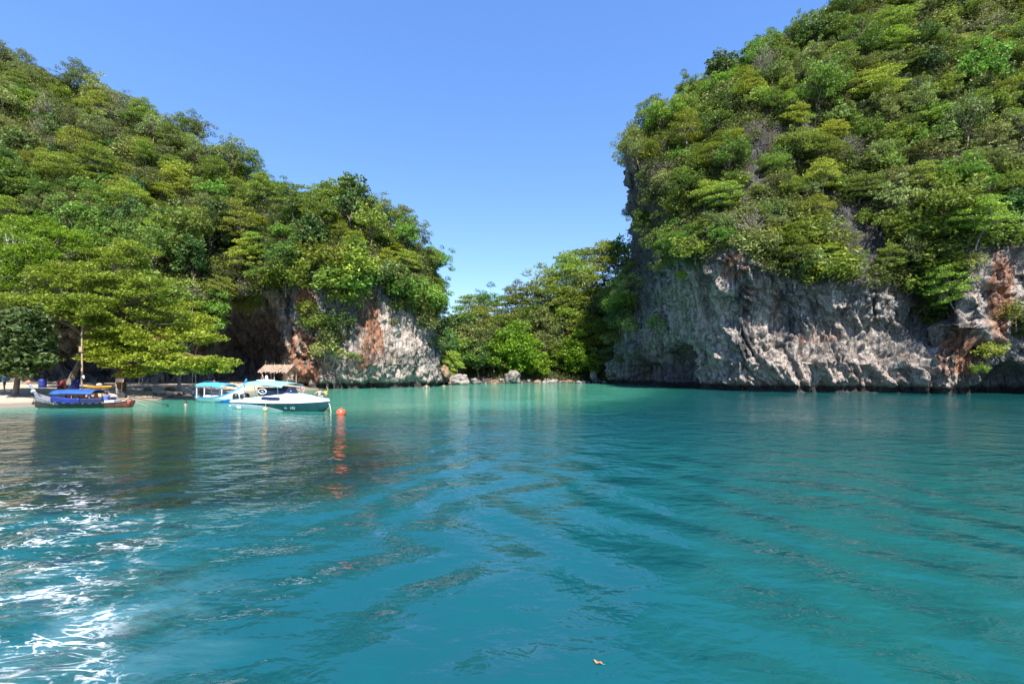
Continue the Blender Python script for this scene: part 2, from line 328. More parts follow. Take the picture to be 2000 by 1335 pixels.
# ------------------------------------------------------------------ valley, beach, water
SH = [(-130, 20), (-60, 31), (-48, 34.5), (-41, 36.5), (-37, 45), (-34.5, 52), (-33, 62), (-31.6, 76), (-23, 80), (-14.5, 88), (-11.5, 105), (0, 111.5), (13, 115), (22.5, 112), (26, 86), (34, 69), (49, 63), (63, 57.5), (115, 36)]
def gridmesh(name, xs, ys, zf, mat, attrf=None):
    X, Y = np.meshgrid(xs, ys, indexing='ij'); Z = zf(X, Y); I = np.arange(X.size).reshape(X.shape)
    f = np.stack([I[:-1, :-1], I[1:, :-1], I[1:, 1:], I[:-1, 1:]], -1).reshape(-1, 4)
    return link(name, mesh_np(name, np.stack([X, Y, Z], -1).reshape(-1, 3), f, mat, True, attrf(X, Y) if attrf else None))
def p3(X, Y, s): return np.stack([X * s, Y * s, 0 * X + 3.3], -1)
SHP = SH[:8] + [(-31, 200), (-300, 200), (-300, 20)]
def beachz(X, Y):
    d = segdist(SH[:8], X, Y) * np.where(inpoly(SHP, X, Y), 1, -1)
    z = np.where(d > 0, np.minimum(d * .085, 1.0 + (d - 11.8) * .03), d * .16)
    return np.clip(z, -2.2, 2.2) + .10 * fbm(p3(X, Y, .35), 3, 5) * sstep(0, 3, d)
tag(gridmesh('beach', np.arange(-112, -19, .6), np.arange(20, 96, .6), beachz, SAND), kind='structure')
def valz(X, Y):
    d = Y - (112.5 + .1 * X); r = np.where(d > 0, d * .3 + .012 * d * d + .3 * np.maximum(X - 2, 0) * sstep(4, 26, d), d * .12)
    return np.clip(r, -2.5, 20 + .3 * np.maximum(X, -10)) + (1.2 * fbm(p3(X, Y, .16), 3, 8)) * sstep(1, 9, d) + .25 * fbm(p3(X, Y, .6), 2, 2)
def valattr(X, Y):
    s = sstep(2, 5, Y - (112.5 + .1 * X)); return dict(soil=s, pale=1 - s, orange=(1 - s) * .3, dark=0 * X, green=0 * X)
tag(gridmesh('valley_ground', np.arange(-45, 62, .9), np.concatenate([np.arange(100, 150, .8), np.arange(150, 190, 2.5)]), valz, ROCK, valattr), kind='structure')

def watermat():
    m, nt, p = newmat('sea_water'); v = coord(nt)
    sh = attr(nt, 'shallow'); rf = attr(nt, 'reef_reflection'); fo = attr(nt, 'foam'); rt = attr(nt, 'lime')
    n = noise(nt, v, .07, 3, .5); n2 = noise(nt, v, .35, 4, .6)
    c = mixc(nt, ramp(nt, n, .3, .7), (.004, .062, .077), (.005, .073, .082))
    c = mixc(nt, rt, c, (.005, .072, .074))
    s2 = math_(nt, 'MULTIPLY_ADD', n2, .3, math_(nt, 'SUBTRACT', sh, .15), clamp=True)
    c = mixc(nt, ramp(nt, s2, .05, .55), c, (.011, .11, .09)); c = mixc(nt, ramp(nt, s2, .45, 1), c, (.05, .25, .17))
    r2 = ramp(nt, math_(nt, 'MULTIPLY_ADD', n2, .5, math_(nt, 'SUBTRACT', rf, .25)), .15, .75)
    c = mixc(nt, math_(nt, 'MULTIPLY', r2, .92), c, mixc(nt, ramp(nt, n2, .4, .6), (.003, .016, .02), (.009, .026, .012)))  # seabed tone with the dark hill and cave reflection painted in
    # foam: thin torn filaments and a milky veil of bubbles
    vf = coord(nt, (.8, 1.5, 1), (0, 0, -.5)); wv = noise(nt, vf, .9, 4, .5, 2.2)
    fil = ramp(nt, math_(nt, 'ABSOLUTE', math_(nt, 'SUBTRACT', wv, .5)), .028, .004); wv2 = noise(nt, coord(nt, (.6, 1.9, 1), (0, 0, .45)), 1.2, 4, .52, 1.8)
    fil2 = ramp(nt, math_(nt, 'ABSOLUTE', math_(nt, 'SUBTRACT', wv2, .5)), .024, .004)
    brk = ramp(nt, noise(nt, vf, .9, 7, .72), .45, .62); f1 = math_(nt, 'MULTIPLY', math_(nt, 'MAXIMUM', fil, fil2), brk)
    spk = ramp(nt, noise(nt, v, 30, 3, .6), .72, .8)
    trail = ramp(nt, math_(nt, 'MULTIPLY_ADD', noise(nt, vf, 4.5, 8, .75, .8), 1.0, attr(nt, 'trail')), 1.02, 1.16)
    fm = math_(nt, 'MULTIPLY', math_(nt, 'MAXIMUM', f1, math_(nt, 'MULTIPLY', spk, .35)), ramp(nt, fo, .03, .5))
    fm = math_(nt, 'MAXIMUM', fm, math_(nt, 'MULTIPLY', trail, math_(nt, 'MULTIPLY_ADD', brk, .75, .25)), clamp=True)
    veil = math_(nt, 'MULTIPLY', math_(nt, 'MULTIPLY', attr(nt, 'veil'), ramp(nt, noise(nt, vf, .9, 6, .65, .6), .35, .72)), .42)
    c = mixc(nt, veil, c, (.14, .26, .29)); c = mixc(nt, math_(nt, 'MULTIPLY', fm, .92), c, (.8, .82, .84))
    nt.links.new(c, p.inputs['Base Color']); setin(p, IOR=1.4)
    nt.links.new(math_(nt, 'MULTIPLY_ADD', fm, .5, .06), p.inputs['Roughness'])
    # swell, chop, ripples
    wa = noise(nt, coord(nt, (.55, 1, 1), (0, 0, .35)), .28, 3, .5, .4); wb = noise(nt, coord(nt, (.62, 1, 1), (0, 0, -.2)), .95, 3, .5, .5)
    wc = noise(nt, coord(nt, (.65, 1, 1), (0, 0, .25)), 3.2, 3, .55, .3)
    calm = ramp(nt, noise(nt, coord(nt, (.6, .35, 1)), .12, 2, .5), .38, .62)
    h = math_(nt, 'MULTIPLY', wa, .24); h = math_(nt, 'MULTIPLY_ADD', wb, math_(nt, 'MULTIPLY_ADD', calm, .16, .17), h)
    h = math_(nt, 'MULTIPLY_ADD', wc, math_(nt, 'MULTIPLY_ADD', calm, .09, .065), h)
    h = math_(nt, 'MULTIPLY_ADD', attr(nt, 'wake'), .5, h)
    nt.links.new(bump(nt, h, .55), p.inputs['Normal']); return m
def watattr(X, Y):
    dl = segdist(SH[:8], X, Y); df = segdist(SH[8:14], X, Y)
    py = HY + F * CZ / np.maximum(Y, .5); px = HX + F * X / np.maximum(Y, .5)
    shallow = np.maximum(1.05 * sstep(66, 38, df), (1.1 - dl / 14)) * (1 - .75 * sstep(1150, 1420, px))
    reef_reflection = np.clip(1.6 - ((px - 190) / 560) ** 2 - ((py - 905) / 88) ** 2, 0, 1) * (Y > 3)  # dark seabed patch, widened to carry the painted cave and hill reflection
    q_ = X / np.maximum(Y, 1); foam = sstep(-.62, -1.15, q_ + .22 * fbm(p3(X, Y, .35), 3, 77)) * sstep(20, 9, Y) * (Y > 2) * (.35 + .65 * sstep(11, 6, Y)); veil = np.clip(1.2 - ((X + 6.5) / 3.6) ** 2 - ((Y - 4.8) / 2.4) ** 2, 0, 1)
    tr = segdist([(-3.9, 3.8), (-4.1, 4.4), (-4.7, 5.3), (-4.95, 5.7), (-5.6, 6.6), (-6.2, 7.4), (-6.2, 8), (-6.9, 8.8), (-7.6, 9.9)], X + .35 * fbm(p3(X, Y, 1.3), 3, 61), Y + .35 * fbm(p3(X, Y, 1.3), 3, 67))
    tr2 = segdist([(-4.6, 5.4), (-5.7, 6.0), (-7.2, 6.3)], X, Y)
    trail = np.maximum(1 - tr / .9, 1 - tr2 / .7) * .56
    wake = 0 * X
    for a, ph in ((.62, 0.0), (-.55, 1.3)):
        s = (X - 1.5) * math.cos(a) - (Y) * math.sin(a) * (1 if a > 0 else 1)
        wake = wake + np.sin(s * 3.3 + ph + 4.2 * fbm(p3(X, Y, .3), 3, 31)) * np.exp(-((np.hypot(X, Y) - 9) / 9) ** 2) * .12
    return dict(shallow=shallow, reef_reflection=reef_reflection, foam=foam, veil=veil, trail=np.clip(trail, 0, 1), lime=sstep(1200, 1700, px), wake=wake)
ax = np.sinh(np.linspace(-1, 1, 420) * 6.2) / np.sinh(6.2) * 420
ya = np.concatenate([np.linspace(-300, -10, 14), np.linspace(-8, 2.5, 14), 3 + np.geomspace(.1, 120, 330), np.linspace(128, 420, 10)])
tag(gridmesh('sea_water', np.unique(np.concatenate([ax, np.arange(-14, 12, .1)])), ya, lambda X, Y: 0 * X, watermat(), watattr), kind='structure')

# ------------------------------------------------------------------ foliage
def leaves(cent, nrm_up, size, aspect=.55, r=rng):
    """rhombic leaves, slightly folded: centre array (n,3), returns verts, quads"""
    n = len(cent); a = r.normal(size=(n, 3)); a[:, 2] *= .55; a /= np.linalg.norm(a, axis=1, keepdims=True)
    up = np.array([0, 0, 1.0]) * nrm_up + r.normal(size=(n, 3)) * .6
    b = np.cross(up, a); b /= np.linalg.norm(b, axis=1, keepdims=True) + 1e-9; nn = np.cross(a, b)
    s = (size * r.uniform(.6, 1.35, n))[:, None] if np.isscalar(size) else (size * r.uniform(.7, 1.3, n))[:, None]
    v = np.stack([cent - a * s, cent - b * s * aspect + nn * s * .15, cent + a * s - nn * s * .1, cent + b * s * aspect + nn * s * .15], 1).reshape(-1, 3)
    return v, np.arange(4 * n).reshape(n, 4)
def clump_pts(c, rad, n, flat, r=rng):
    d = r.normal(size=(n, 3)); d /= np.linalg.norm(d, axis=1, keepdims=True); d *= r.uniform(.25, 1, (n, 1)) ** .5
    d[:, 2] = np.where(d[:, 2] < 0, d[:, 2] * .55, d[:, 2]); return c + d * np.array([rad, rad, rad * flat])
def limb_path(a, b, sag, r):
    a, b = np.asarray(a, float), np.asarray(b, float); L = np.linalg.norm(b - a); j = r.normal(size=3) * L * .07
    return [a, a * .66 + b * .34 + j + [0, 0, sag * L * .5], a * .33 + b * .67 + j * .7 + [0, 0, sag * L * .6], b]
def crown_and_wood(base, fork, clumps, r, leaf, per, flat, trunk_r, upb=1.2, aspect=.55, limb_k=1.0, hang=0):
    """clumps: (x,y,z,rad). returns trunk MB, crown arrays"""
    tr = MB(); base = np.asarray(base, float); fork = np.asarray(fork, float); m = (base + fork) / 2 + r.normal(size=3) * [.12, .12, 0] * np.linalg.norm(fork - base) * .4
    tr.tube([base - [0, 0, .5], base + [0, 0, .1], m, fork], [trunk_r * 1.4, trunk_r * 1.1, trunk_r * .9, trunk_r * .7], 7)
    V, Fq, LV = [], [], []; off = 0
    C = np.asarray(clumps, float); hubs = []
    k = max(3, len(C) // 7); order = r.permutation(len(C)); seeds = C[order[:k], :3]
    for s in seeds:
        h = fork * .45 + s * .55; hubs.append(h)
        tr.tube(limb_path(fork - [0, 0, .05], h, .12, r), [trunk_r * .6, trunk_r * .45, trunk_r * .33, trunk_r * .25], 5)
    for x, y, z, rad in C:
        c = np.array([x, y, z]); i = np.argmin(((seeds - c) ** 2).sum(1))
        tr.tube(limb_path(hubs[i], c + [0, 0, -rad * flat * .3], .05, r), [trunk_r * .2 * limb_k, trunk_r * .15 * limb_k, trunk_r * .09 * limb_k, .015], 4)
        n = max(6, int(per * rad * rad)); p = clump_pts(c, rad, n, flat, r)
        if hang: p[:, 2] -= hang * r.uniform(0, 1, n) ** 2 * rad
        v, q = leaves(p, upb, leaf, aspect, r); V.append(v); Fq.append(q + off); off += len(v)
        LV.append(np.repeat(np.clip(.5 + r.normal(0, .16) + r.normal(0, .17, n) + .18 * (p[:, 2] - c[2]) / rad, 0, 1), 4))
    return tr, np.concatenate(V), np.concatenate(Fq), np.concatenate(LV)
def shell_clumps(r, n, rx, rz, zc, rad, lean=(0, 0), holes=.0):
    out = []; ph = r.uniform(0, 6)
    for i in range(n):
        t = math.acos(1 - 1.5 * (i + .5) / n); a = i * 2.39996 + ph + r.normal() * .25; k = r.uniform(.5, 1.22) * (1 + .24 * math.sin(2 * a + ph) + .12 * math.sin(5 * a + 2 * ph))
        if r.uniform() < holes: continue
        z = zc + math.cos(t) * rz * k; out.append((math.sin(t) * math.cos(a) * rx * k + lean[0] * (z - zc), math.sin(t) * math.sin(a) * rx * k + lean[1] * (z - zc), z, rad * r.uniform(.65, 1.25)))
    return out
def tiers(r, levels, rad):
    out = []
    for z, R, n in levels:
        ph = r.uniform(0, 6)
        for i in range(n):
            a = ph + i * 2.39996; d = R * math.sqrt((i + .6) / n) * r.uniform(.85, 1.1); out.append((d * math.cos(a), d * math.sin(a), z + r.normal() * .25 - .05 * d, rad * r.uniform(.75, 1.25)))
    return out
PROTO = {}
def proto(kind, i, spec):
    r = np.random.default_rng(100 + 17 * i + hash_s(kind))
    tr, v, f, lv = spec(r); wood = {'feather': BARKP, 'dry': BARKP, 'lime': BARKP}.get(kind, BARK)
    tm = bpy.data.meshes.new('trunk'); tm.from_pydata(tr.v, [], tr.f); tm.materials.append(wood); tm.update(); tm.polygons.foreach_set('use_smooth', [True] * len(tm.polygons))
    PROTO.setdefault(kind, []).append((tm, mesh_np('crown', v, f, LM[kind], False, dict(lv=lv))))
def hash_s(s): return sum(ord(c) * (k + 3) for k, c in enumerate(s)) % 997
for i in range(4):
    proto('broad', i, lambda r: crown_and_wood((0, 0, 0), (r.normal() * .3, r.normal() * .3, 2.4), shell_clumps(r, 44, 2.7, 2.5, 4.3, .95, (r.normal() * .12, r.normal() * .12), .16), r, (.15, .24, .18, .2)[i], (130, 62, 95, 80)[i], .75, .16, 1.0))
    proto('dark', i, lambda r: crown_and_wood((0, 0, 0), (r.normal() * .3, r.normal() * .3, 2.0), shell_clumps(r, 46, 2.3, 2.9, 4.2, .9, (r.normal() * .1, r.normal() * .1), .12), r, (.2, .27, .17, .22)[i], (90, 55, 120, 80)[i], .85, .16, .8, .6))
    proto('feather', i, lambda r: crown_and_wood((0, 0, 0), (r.normal() * .4, r.normal() * .4, 3.0), tiers(r, [(3.6, 2.6, 10), (4.7, 3.3, 15), (5.9, 2.7, 12), (6.8, 1.5, 6)], 1.0), r, .15, 115, .34, .14, 1.7, .45))
    proto('olive', i, lambda r: crown_and_wood((0, 0, 0), (r.normal() * .3, r.normal() * .3, 2.2), shell_clumps(r, 46, 2.6, 2.4, 4.0, .8, (r.normal() * .15, r.normal() * .15), .25), r, .15, 105, .65, .13, 1.0, .5))
for i in range(2):
    proto('bright', i, lambda r: crown_and_wood((0, 0, 0), (0, 0, 1.2), shell_clumps(r, 60, 2.7, 2.6, 3.2, .9, (0, 0), .03) + shell_clumps(r, 14, 2.2, 1.0, 1.4, .8), r, .2, 95, .85, .14, .9, .6))
    proto('lime', i, lambda r: crown_and_wood((0, 0, 0), (0, 0, 2.2), tiers(r, [(3.2, 2.6, 12), (4.2, 2.8, 14), (5.2, 1.8, 9)], .95), r, .16, 110, .4, .12, 1.6, .5))
    proto('dry', i, lambda r: crown_and_wood((0, 0, 0), (r.normal() * .3, 0, 1.8), shell_clumps(r, 60, 2.3, 2.2, 3.6, .55, (0, 0), .1), r, .11, 75, .8, .1, .7, .4, 1.6))
def bush(r): return crown_and_wood((0, 0, 0), (0, 0, .5), shell_clumps(r, 26, 1.5, 1.0, .9, .62, (0, 0), .08), r, .15, 130, .75, .06, .9, .5, 1, .8)
for k in ('broad', 'feather', 'olive', 'dark'): 
    LM['b' + k] = LM[k]; [proto('b' + k, i, bush) for i in range(2)]

def plant(kind, loc, sc, label, cat, group, name, rz=None, zs=1.0, tilt=(0, 0), var=None):
    vs_ = PROTO[kind]; tm, cm = vs_[int(rng.integers(len(vs_))) if var is None else var]
    o = empty(name, loc, rng.uniform(0, 6.28) if rz is None else rz); o.rotation_euler[0] = tilt[0]; o.rotation_euler[1] = tilt[1]; ex = rng.uniform(.82, 1.22); o.scale = (sc * ex, sc / ex, sc * zs)
    tag(o, label, cat, group); link('trunk', tm, o); link('crown', cm, o); return o
WORD = dict(broad='rounded mid-green broadleaf tree', dark='dense dark green tree', feather='yellow-green layered feathery tree', olive='dull olive-green open-crowned tree', dry='grey-brown half-bare twiggy tree', lime='light yellow-green flat-topped tree', bright='glossy bright green bushy tree')
NAME = dict(broad='broadleaf_tree', dark='evergreen_tree', feather='feathery_tree', olive='olive_green_tree', dry='twiggy_tree', lime='flat_topped_tree', bright='bushy_tree')

def sampler(H, n, seed, u1=None):
    r = np.random.default_rng(seed); G = H['G'][:, 3:H['ridge'] + 2]; N = H['N'][:, 3:H['ridge'] + 2]; K = H['rock'][:, 3:H['ridge'] + 2]
    a = np.linalg.norm(np.cross(G[1:, :-1] - G[:-1, :-1], G[:-1, 1:] - G[:-1, :-1]), axis=-1); p, q = proj(G[:-1, :-1])
    a = np.where((p > -130) & (p < 2130) & (q > -90) & (q < 765), a, 0).ravel(); i = r.choice(a.size, n, p=a / a.sum())
    iu, iv = np.unravel_index(i, (G.shape[0] - 1, G.shape[1] - 1)); s, t = r.random((2, n, 1))
    pos = G[iu, iv] * (1 - s) * (1 - t) + G[iu + 1, iv] * s * (1 - t) + G[iu, iv + 1] * (1 - s) * t + G[iu + 1, iv + 1] * s * t
    return pos, N[iu, iv], K[iu, iv]
# undergrowth that nobody could count: one mass of leaf clumps on each slope
def undergrowth(name, label, pos, nrm, seed, rad=(.7, 1.6), per=34):
    r = np.random.default_rng(seed); n = len(pos); R = r.uniform(*rad, n); c = pos + nrm * (R * .35)[:, None]; c[:, 2] += R * .25
    idx = np.repeat(np.arange(n), per); d = r.normal(size=(len(idx), 3)); d /= np.linalg.norm(d, axis=1, keepdims=True); d *= r.uniform(.3, 1, (len(idx), 1)) ** .5
    d[:, 2] *= .7; cen = c[idx] + d * R[idx][:, None]; v, f = leaves(cen, .9, .185 + 0 * R[idx], .55, r)
    big = fbm(pos * .12, 3, seed); lv = np.clip(.4 + big * .9 + r.normal(0, .16, n), 0, 1)
    o = link(name, mesh_np(name, v, f, LM['under'], False, dict(lv=np.repeat(np.clip(lv[idx] + r.normal(0, .12, len(idx)), 0, 1), 4)))); tag(o, label, 'undergrowth', kind='stuff')
for H, nm, lab, n, seed in ((hillL, 'undergrowth', 'tangled green undergrowth covering the slope above the beach', 12000, 41), (hillR, 'undergrowth', 'tangled green undergrowth covering the slope above the tall sea cliff', 17000, 42)):
    pos, nr, rk = sampler(H, n, seed); bare = fbm(pos * .16, 3, seed + 2); k = (rk < .35) & (bare > (-.55 if H is hillL else -.42)); undergrowth(nm, lab, pos[k], nr[k], seed)

def forest(H, n, mind, where, kinds, seed, smin, smax, group, cat='tree'):
    pos, nr, rk = sampler(H, n * 60, seed); got = np.zeros((0, 3)); r = np.random.default_rng(seed + 5); c = 0
    px, py = proj(pos); zone = fbm(pos * .045, 2, seed + 8)
    for i in range(len(pos)):
        if c >= n: break
        if rk[i] > .2 or not (-70 < px[i] < 2070 and py[i] > -45): continue
        s = smin + (smax - smin) * r.uniform() ** 1.5
        if len(got) and (((got - pos[i]) ** 2).sum(1) < (mind * (.6 + .5 * s)) ** 2).any(): continue
        got = np.vstack([got, pos[i]]); c += 1
        kk = kinds(px[i], py[i], zone[i], r); steep = 1 - max(nr[i][2], 0)
        p = pos[i] - nr[i] * .35 - np.array([0, 0, .4 + 1.0 * steep if cat == 'tree' else .2]); ang = math.atan2(nr[i][1], nr[i][0]); til = .35 * steep
        zz = pos[i][2]; hgt = 'near the crest' if zz > 42 else 'halfway up the slope' if zz > 22 else 'low down'
        wh = 'above the orange-stained cliff' if H is hillL and px[i] > 560 else 'above the cave mouth' if H is hillL and px[i] > 420 else "at the sea cliff's sheer end" if H is hillR and px[i] < 1340 else where
        big = ('small ', '', 'large ')[int(np.clip((s - smin) / (smax - smin) * 3.6, 0, 2))]
        o = plant(kk, p, s, f'{big}{WORD[kk]} {hgt} {wh}', cat, f'{WORD[kk]}s {group}', NAME[kk], zs=r.uniform(.75, 1.2) * (1.35 if cat == 'tree' and r.random() < .16 else 1))
        q = Matrix.Rotation(til, 3, Vector((-math.sin(ang), math.cos(ang), 0))) @ Matrix.Rotation(r.uniform(0, 6.28), 3, 'Z'); o.rotation_euler = q.to_euler()
def kL(px, py, z, r):
    u = r.random()
    if py < 300 and px < 460: return ('olive' if u < .45 else 'dry' if u < .62 else 'broad' if u < .85 else 'feather')
    if z > .12: return 'broad' if u < .5 else 'feather' if u < .75 else 'dark'
    if z < -.12: return 'feather' if u < .45 else 'lime' if u < .6 else 'olive' if u < .8 else 'broad'
    return 'broad' if u < .4 else 'olive' if u < .6 else 'dark' if u < .72 else 'feather'
def kR(px, py, z, r):
    u = r.random()
    if z > .12: return 'olive' if u < .45 else 'broad' if u < .75 else 'feather'
    if z < -.12: return 'broad' if u < .45 else 'dark' if u < .65 else 'feather' if u < .88 else 'lime'
    return 'broad' if u < .35 else 'olive' if u < .65 else 'feather' if u < .88 else 'dry'
forest(hillL, 250, 3.0, 'above the sandy beach', kL, 51, .62, 1.12, 'on the slope above the beach')
forest(hillR, 290, 2.6, 'above the tall sea cliff', kR, 52, .5, 1.15, 'on the slope above the sea cliff')
WORD.update(bbroad='low mid-green shrub', bfeather='low yellow-green shrub', bolive='low olive-green shrub', bdark='low dark green shrub'); NAME.update({k: 'hillside_shrub' for k in ('bbroad', 'bfeather', 'bolive', 'bdark')})
kB = lambda px, py, z, r: ('bbroad', 'bfeather', 'bolive', 'bdark')[int(r.choice(4, p=(.35, .3, .2, .15)))]
forest(hillR, 150, 2.0, 'above the tall sea cliff', kB, 53, .9, 1.9, 'on the slope above the sea cliff', 'shrub'); forest(hillL, 110, 2.0, 'above the sandy beach', kB, 54, .9, 1.9, 'on the slope above the beach', 'shrub')

def surf(H, px, py):
    d = (H['px'] - px) ** 2 + (H['py'] - py) ** 2 + np.where(np.arange(H['px'].shape[1])[None] > H['ridge'], 1e6, 0); i = np.unravel_index(np.argmin(d + H['G'][..., 1] * .5), d.shape)
    return H['G'][i], H['N'][i]
# shrubs that cling to the bare rock
CL = [(hillL, 655, 560, 'bfeather', 2.2), (hillL, 640, 520, 'bfeather', 2.3), (hillL, 672, 590, 'bfeather', 1.7), (hillL, 632, 640, 'bbroad', 1.7), (hillL, 650, 670, 'bolive', 1.8), (hillL, 635, 690, 'bolive', 1.5), (hillL, 660, 640, 'bdark', 1.6), (hillL, 600, 610, 'bfeather', 1.2), (hillL, 690, 560, 'bbroad', 2.0), (hillL, 700, 535, 'bfeather', 2.4), (hillL, 770, 570, 'bbroad', 2.2), (hillL, 740, 545, 'bolive', 2.0), (hillL, 560, 555, 'bfeather', 2.2), (hillL, 815, 590, 'bbroad', 2.2),
      (hillL, 480, 580, 'bbroad', 1.5), (hillL, 450, 600, 'bfeather', 1.6), (hillL, 530, 560, 'bfeather', 1.8), (hillL, 500, 595, 'bfeather', 1.1), (hillL, 690, 700, 'bbroad', .7), (hillL, 800, 600, 'bbroad', 1.6), (hillL, 830, 640, 'bolive', 1.6), (hillL, 850, 680, 'bdark', 1.3), (hillL, 770, 632, 'bolive', .6),
      (hillR, 1600, 500, 'bfeather', 2.0), (hillR, 1560, 470, 'bfeather', 2.2), (hillR, 1620, 545, 'bfeather', 1.7), (hillR, 1580, 530, 'bolive', 1.6), (hillR, 1790, 470, 'bfeather', 2.0), (hillR, 1810, 520, 'bbroad', 2.1), (hillR, 1780, 540, 'bbroad', 1.7), (hillR, 1830, 570, 'bbroad', 1.8), (hillR, 1835, 610, 'bdark', 1.4), (hillR, 1850, 540, 'bbroad', 1.8), (hillR, 1820, 630, 'bbroad', .9),
      (hillR, 1975, 625, 'bfeather', 1.5), (hillR, 1995, 650, 'bolive', 1.5), (hillR, 1935, 690, 'bfeather', .9), (hillR, 1910, 722, 'bbroad', .6), (hillR, 1690, 432, 'bfeather', 1.0), (hillR, 1360, 500, 'bfeather', 1.6), (hillR, 1320, 515, 'bbroad', 1.5), (hillR, 1340, 540, 'bfeather', .9), (hillR, 1480, 490, 'bolive', 1.6),
      (hillR, 1285, 635, 'bolive', 1.4), (hillR, 1230, 590, 'bbroad', 1.9), (hillR, 1215, 630, 'bolive', 2.0), (hillR, 1240, 640, 'bolive', 1.5), (hillR, 1200, 600, 'bbroad', 2.0), (hillR, 1205, 665, 'bolive', 1.3), (hillR, 1240, 520, 'bbroad', .7), (hillR, 1212, 430, 'bdark', .9), (hillR, 1230, 285, 'bolive', 1.6), (hillR, 1212, 705, 'bbroad', .6), (hillR, 1225, 320, 'bdark', 1.0)]
BW = dict(bfeather='feathery yellow-green shrub', bbroad='leafy mid-green shrub', bolive='olive-green shrub', bdark='dark green shrub')
for H, px, py, k, s in CL:
    p, n = surf(H, px, py); side = 'orange-stained cliff beside the cave' if H is hillL else 'tall grey sea cliff'
    plant(k, p + n * .25 * s - np.array([0, 0, .5 * s]), s, f'{BW[k]} clinging to the bare rock of the {side}', 'shrub', f'{BW[k]}s on the {side}', 'cliff_shrub')

# wooded gap behind the far beach, placed one by one (photo x, depth, height in metres, kind)
r_ = np.random.default_rng(77)
def ground(px, Y): X = (px - HX) / F * Y; return np.array([X, Y, float(valz(np.array([X]), np.array([Y]))[0])])
GAP = [(1010, 116, 12.5, 'bright'), (1000, 119, 13, 'bright'), (1040, 117, 9.5, 'bright'), (1118, 118, 11.5, 'bright'), (1090, 121, 10, 'broad'), (1155, 119, 8, 'broad'), (900, 112, 10, 'broad'), (935, 114, 12, 'dark'), (905, 117, 15, 'olive'), (945, 118, 15, 'olive'), (880, 112, 14, 'broad'), (880, 118, 18, 'dark'), (965, 117, 9, 'broad'), (915, 121, 17, 'olive'), (1070, 122, 11, 'olive'), (980, 124, 14, 'feather'), (1020, 126, 15, 'olive'), (1060, 128, 16, 'olive'), (940, 128, 14, 'feather'), (960, 134, 13, 'olive'), (1000, 135, 15, 'feather'), (1035, 137, 16, 'feather'), (1075, 138, 16, 'feather'), (1110, 130, 15, 'broad'), (1140, 127, 14, 'feather'), (1170, 124, 15, 'broad'), (1195, 122, 13, 'olive'), (1110, 142, 19, 'feather'), (1140, 140, 17, 'olive'), (1165, 136, 16, 'feather'), (1190, 132, 16, 'broad'), (1215, 134, 18, 'dark'), (1235, 138, 19, 'dark'), (1130, 150, 20, 'feather'), (1185, 146, 18, 'feather'), (915, 138, 12, 'feather'), (1060, 148, 16, 'olive'), (1010, 146, 14, 'olive'), (1215, 122, 12, 'broad'), (1180, 118, 9, 'olive'), (1090, 127, 12, 'dark'), (1130, 122, 9, 'dark'), (950, 140, 13, 'broad'), (1205, 150, 20, 'broad'), (1120, 133, 17, 'feather'), (1165, 130, 17, 'olive'), (1185, 126, 15, 'feather'), (1060, 133, 14, 'broad'), (1100, 136, 17, 'broad'), (985, 129, 13, 'lime'), (1030, 130, 13, 'broad'), (905, 128, 13, 'broad'), (930, 133, 12, 'olive'), (1150, 124, 13, 'lime'), (1218, 128, 16, 'olive')]
HT = dict(broad=7.2, dark=7.6, feather=7.4, olive=6.8, bright=6.3, lime=6)
for px, Y, h, k in GAP:
    g = ground(px, Y); s = h / HT[k]; plant(k, g - np.array([0, 0, .3]), s * .92, f'{WORD[k]} in the wooded gap between the two cliffs', 'tree', f'{WORD[k]}s in the wooded gap', NAME[k], zs=r_.uniform(.9, 1.05))
X_, Y_ = r_.uniform(-20, 45, 2600), r_.uniform(115, 150, 2600); pos = np.stack([X_, Y_, valz(X_, Y_)], -1)
undergrowth('undergrowth', 'low green undergrowth on the ground behind the far rocky shore', pos, np.tile([0, 0, 1.0], (2600, 1)), 43, (.8, 1.6), 40)

# big spreading trees at the back of the beach, each with its own limbs
def beach_tree(kind, base, fork, blobs, label, name, wood, tr_r, seed, leaf=.15, per=110, flat=.42, upb=1.5):
    r = np.random.default_rng(seed); cl = []
    for (px, py, Y, rx, ry, n) in blobs:
        n = int(n * 1.5)
        for i in range(n):
            a = i * 2.39996 + r.uniform(0, 1); d = math.sqrt((i + .5) / n); k = Y / F
            cl.append((*P(px + rx * d * math.cos(a), py + ry * d * math.sin(a), Y + r.uniform(-1, .5) * rx * k * .7), r.uniform(.75, 1.35)))
    b = np.array(base, float); o = empty(name, b); tag(o, label, 'tree')
    c2 = [(x - b[0], y - b[1], z - b[2], q) for x, y, z, q in cl]
    tr, v, f, lv = crown_and_wood((0, 0, 0), np.array(fork) - b, c2, r, leaf, per, flat, tr_r, upb)
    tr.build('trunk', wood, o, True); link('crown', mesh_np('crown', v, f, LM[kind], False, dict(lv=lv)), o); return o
def onsand(px, Y): X = (px - HX) / F * Y; return np.array([X, Y, float(beachz(np.array([X]), np.array([Y]))[0])])
beach_tree('lime', onsand(236, 50), P(236, 690, 50), [(230, 668, 48, 62, 32, 20), (215, 700, 47, 45, 18, 10), (300, 690, 47, 55, 28, 18), (350, 712, 47, 55, 18, 14), (410, 715, 47, 46, 15, 13), (340, 650, 50, 50, 18, 10), (265, 725, 48, 30, 10, 5)], 'light yellow-green spreading tree overhanging the beach, red-brown trunk behind the board sign', 'spreading_tree', BARKR, .42, 1)
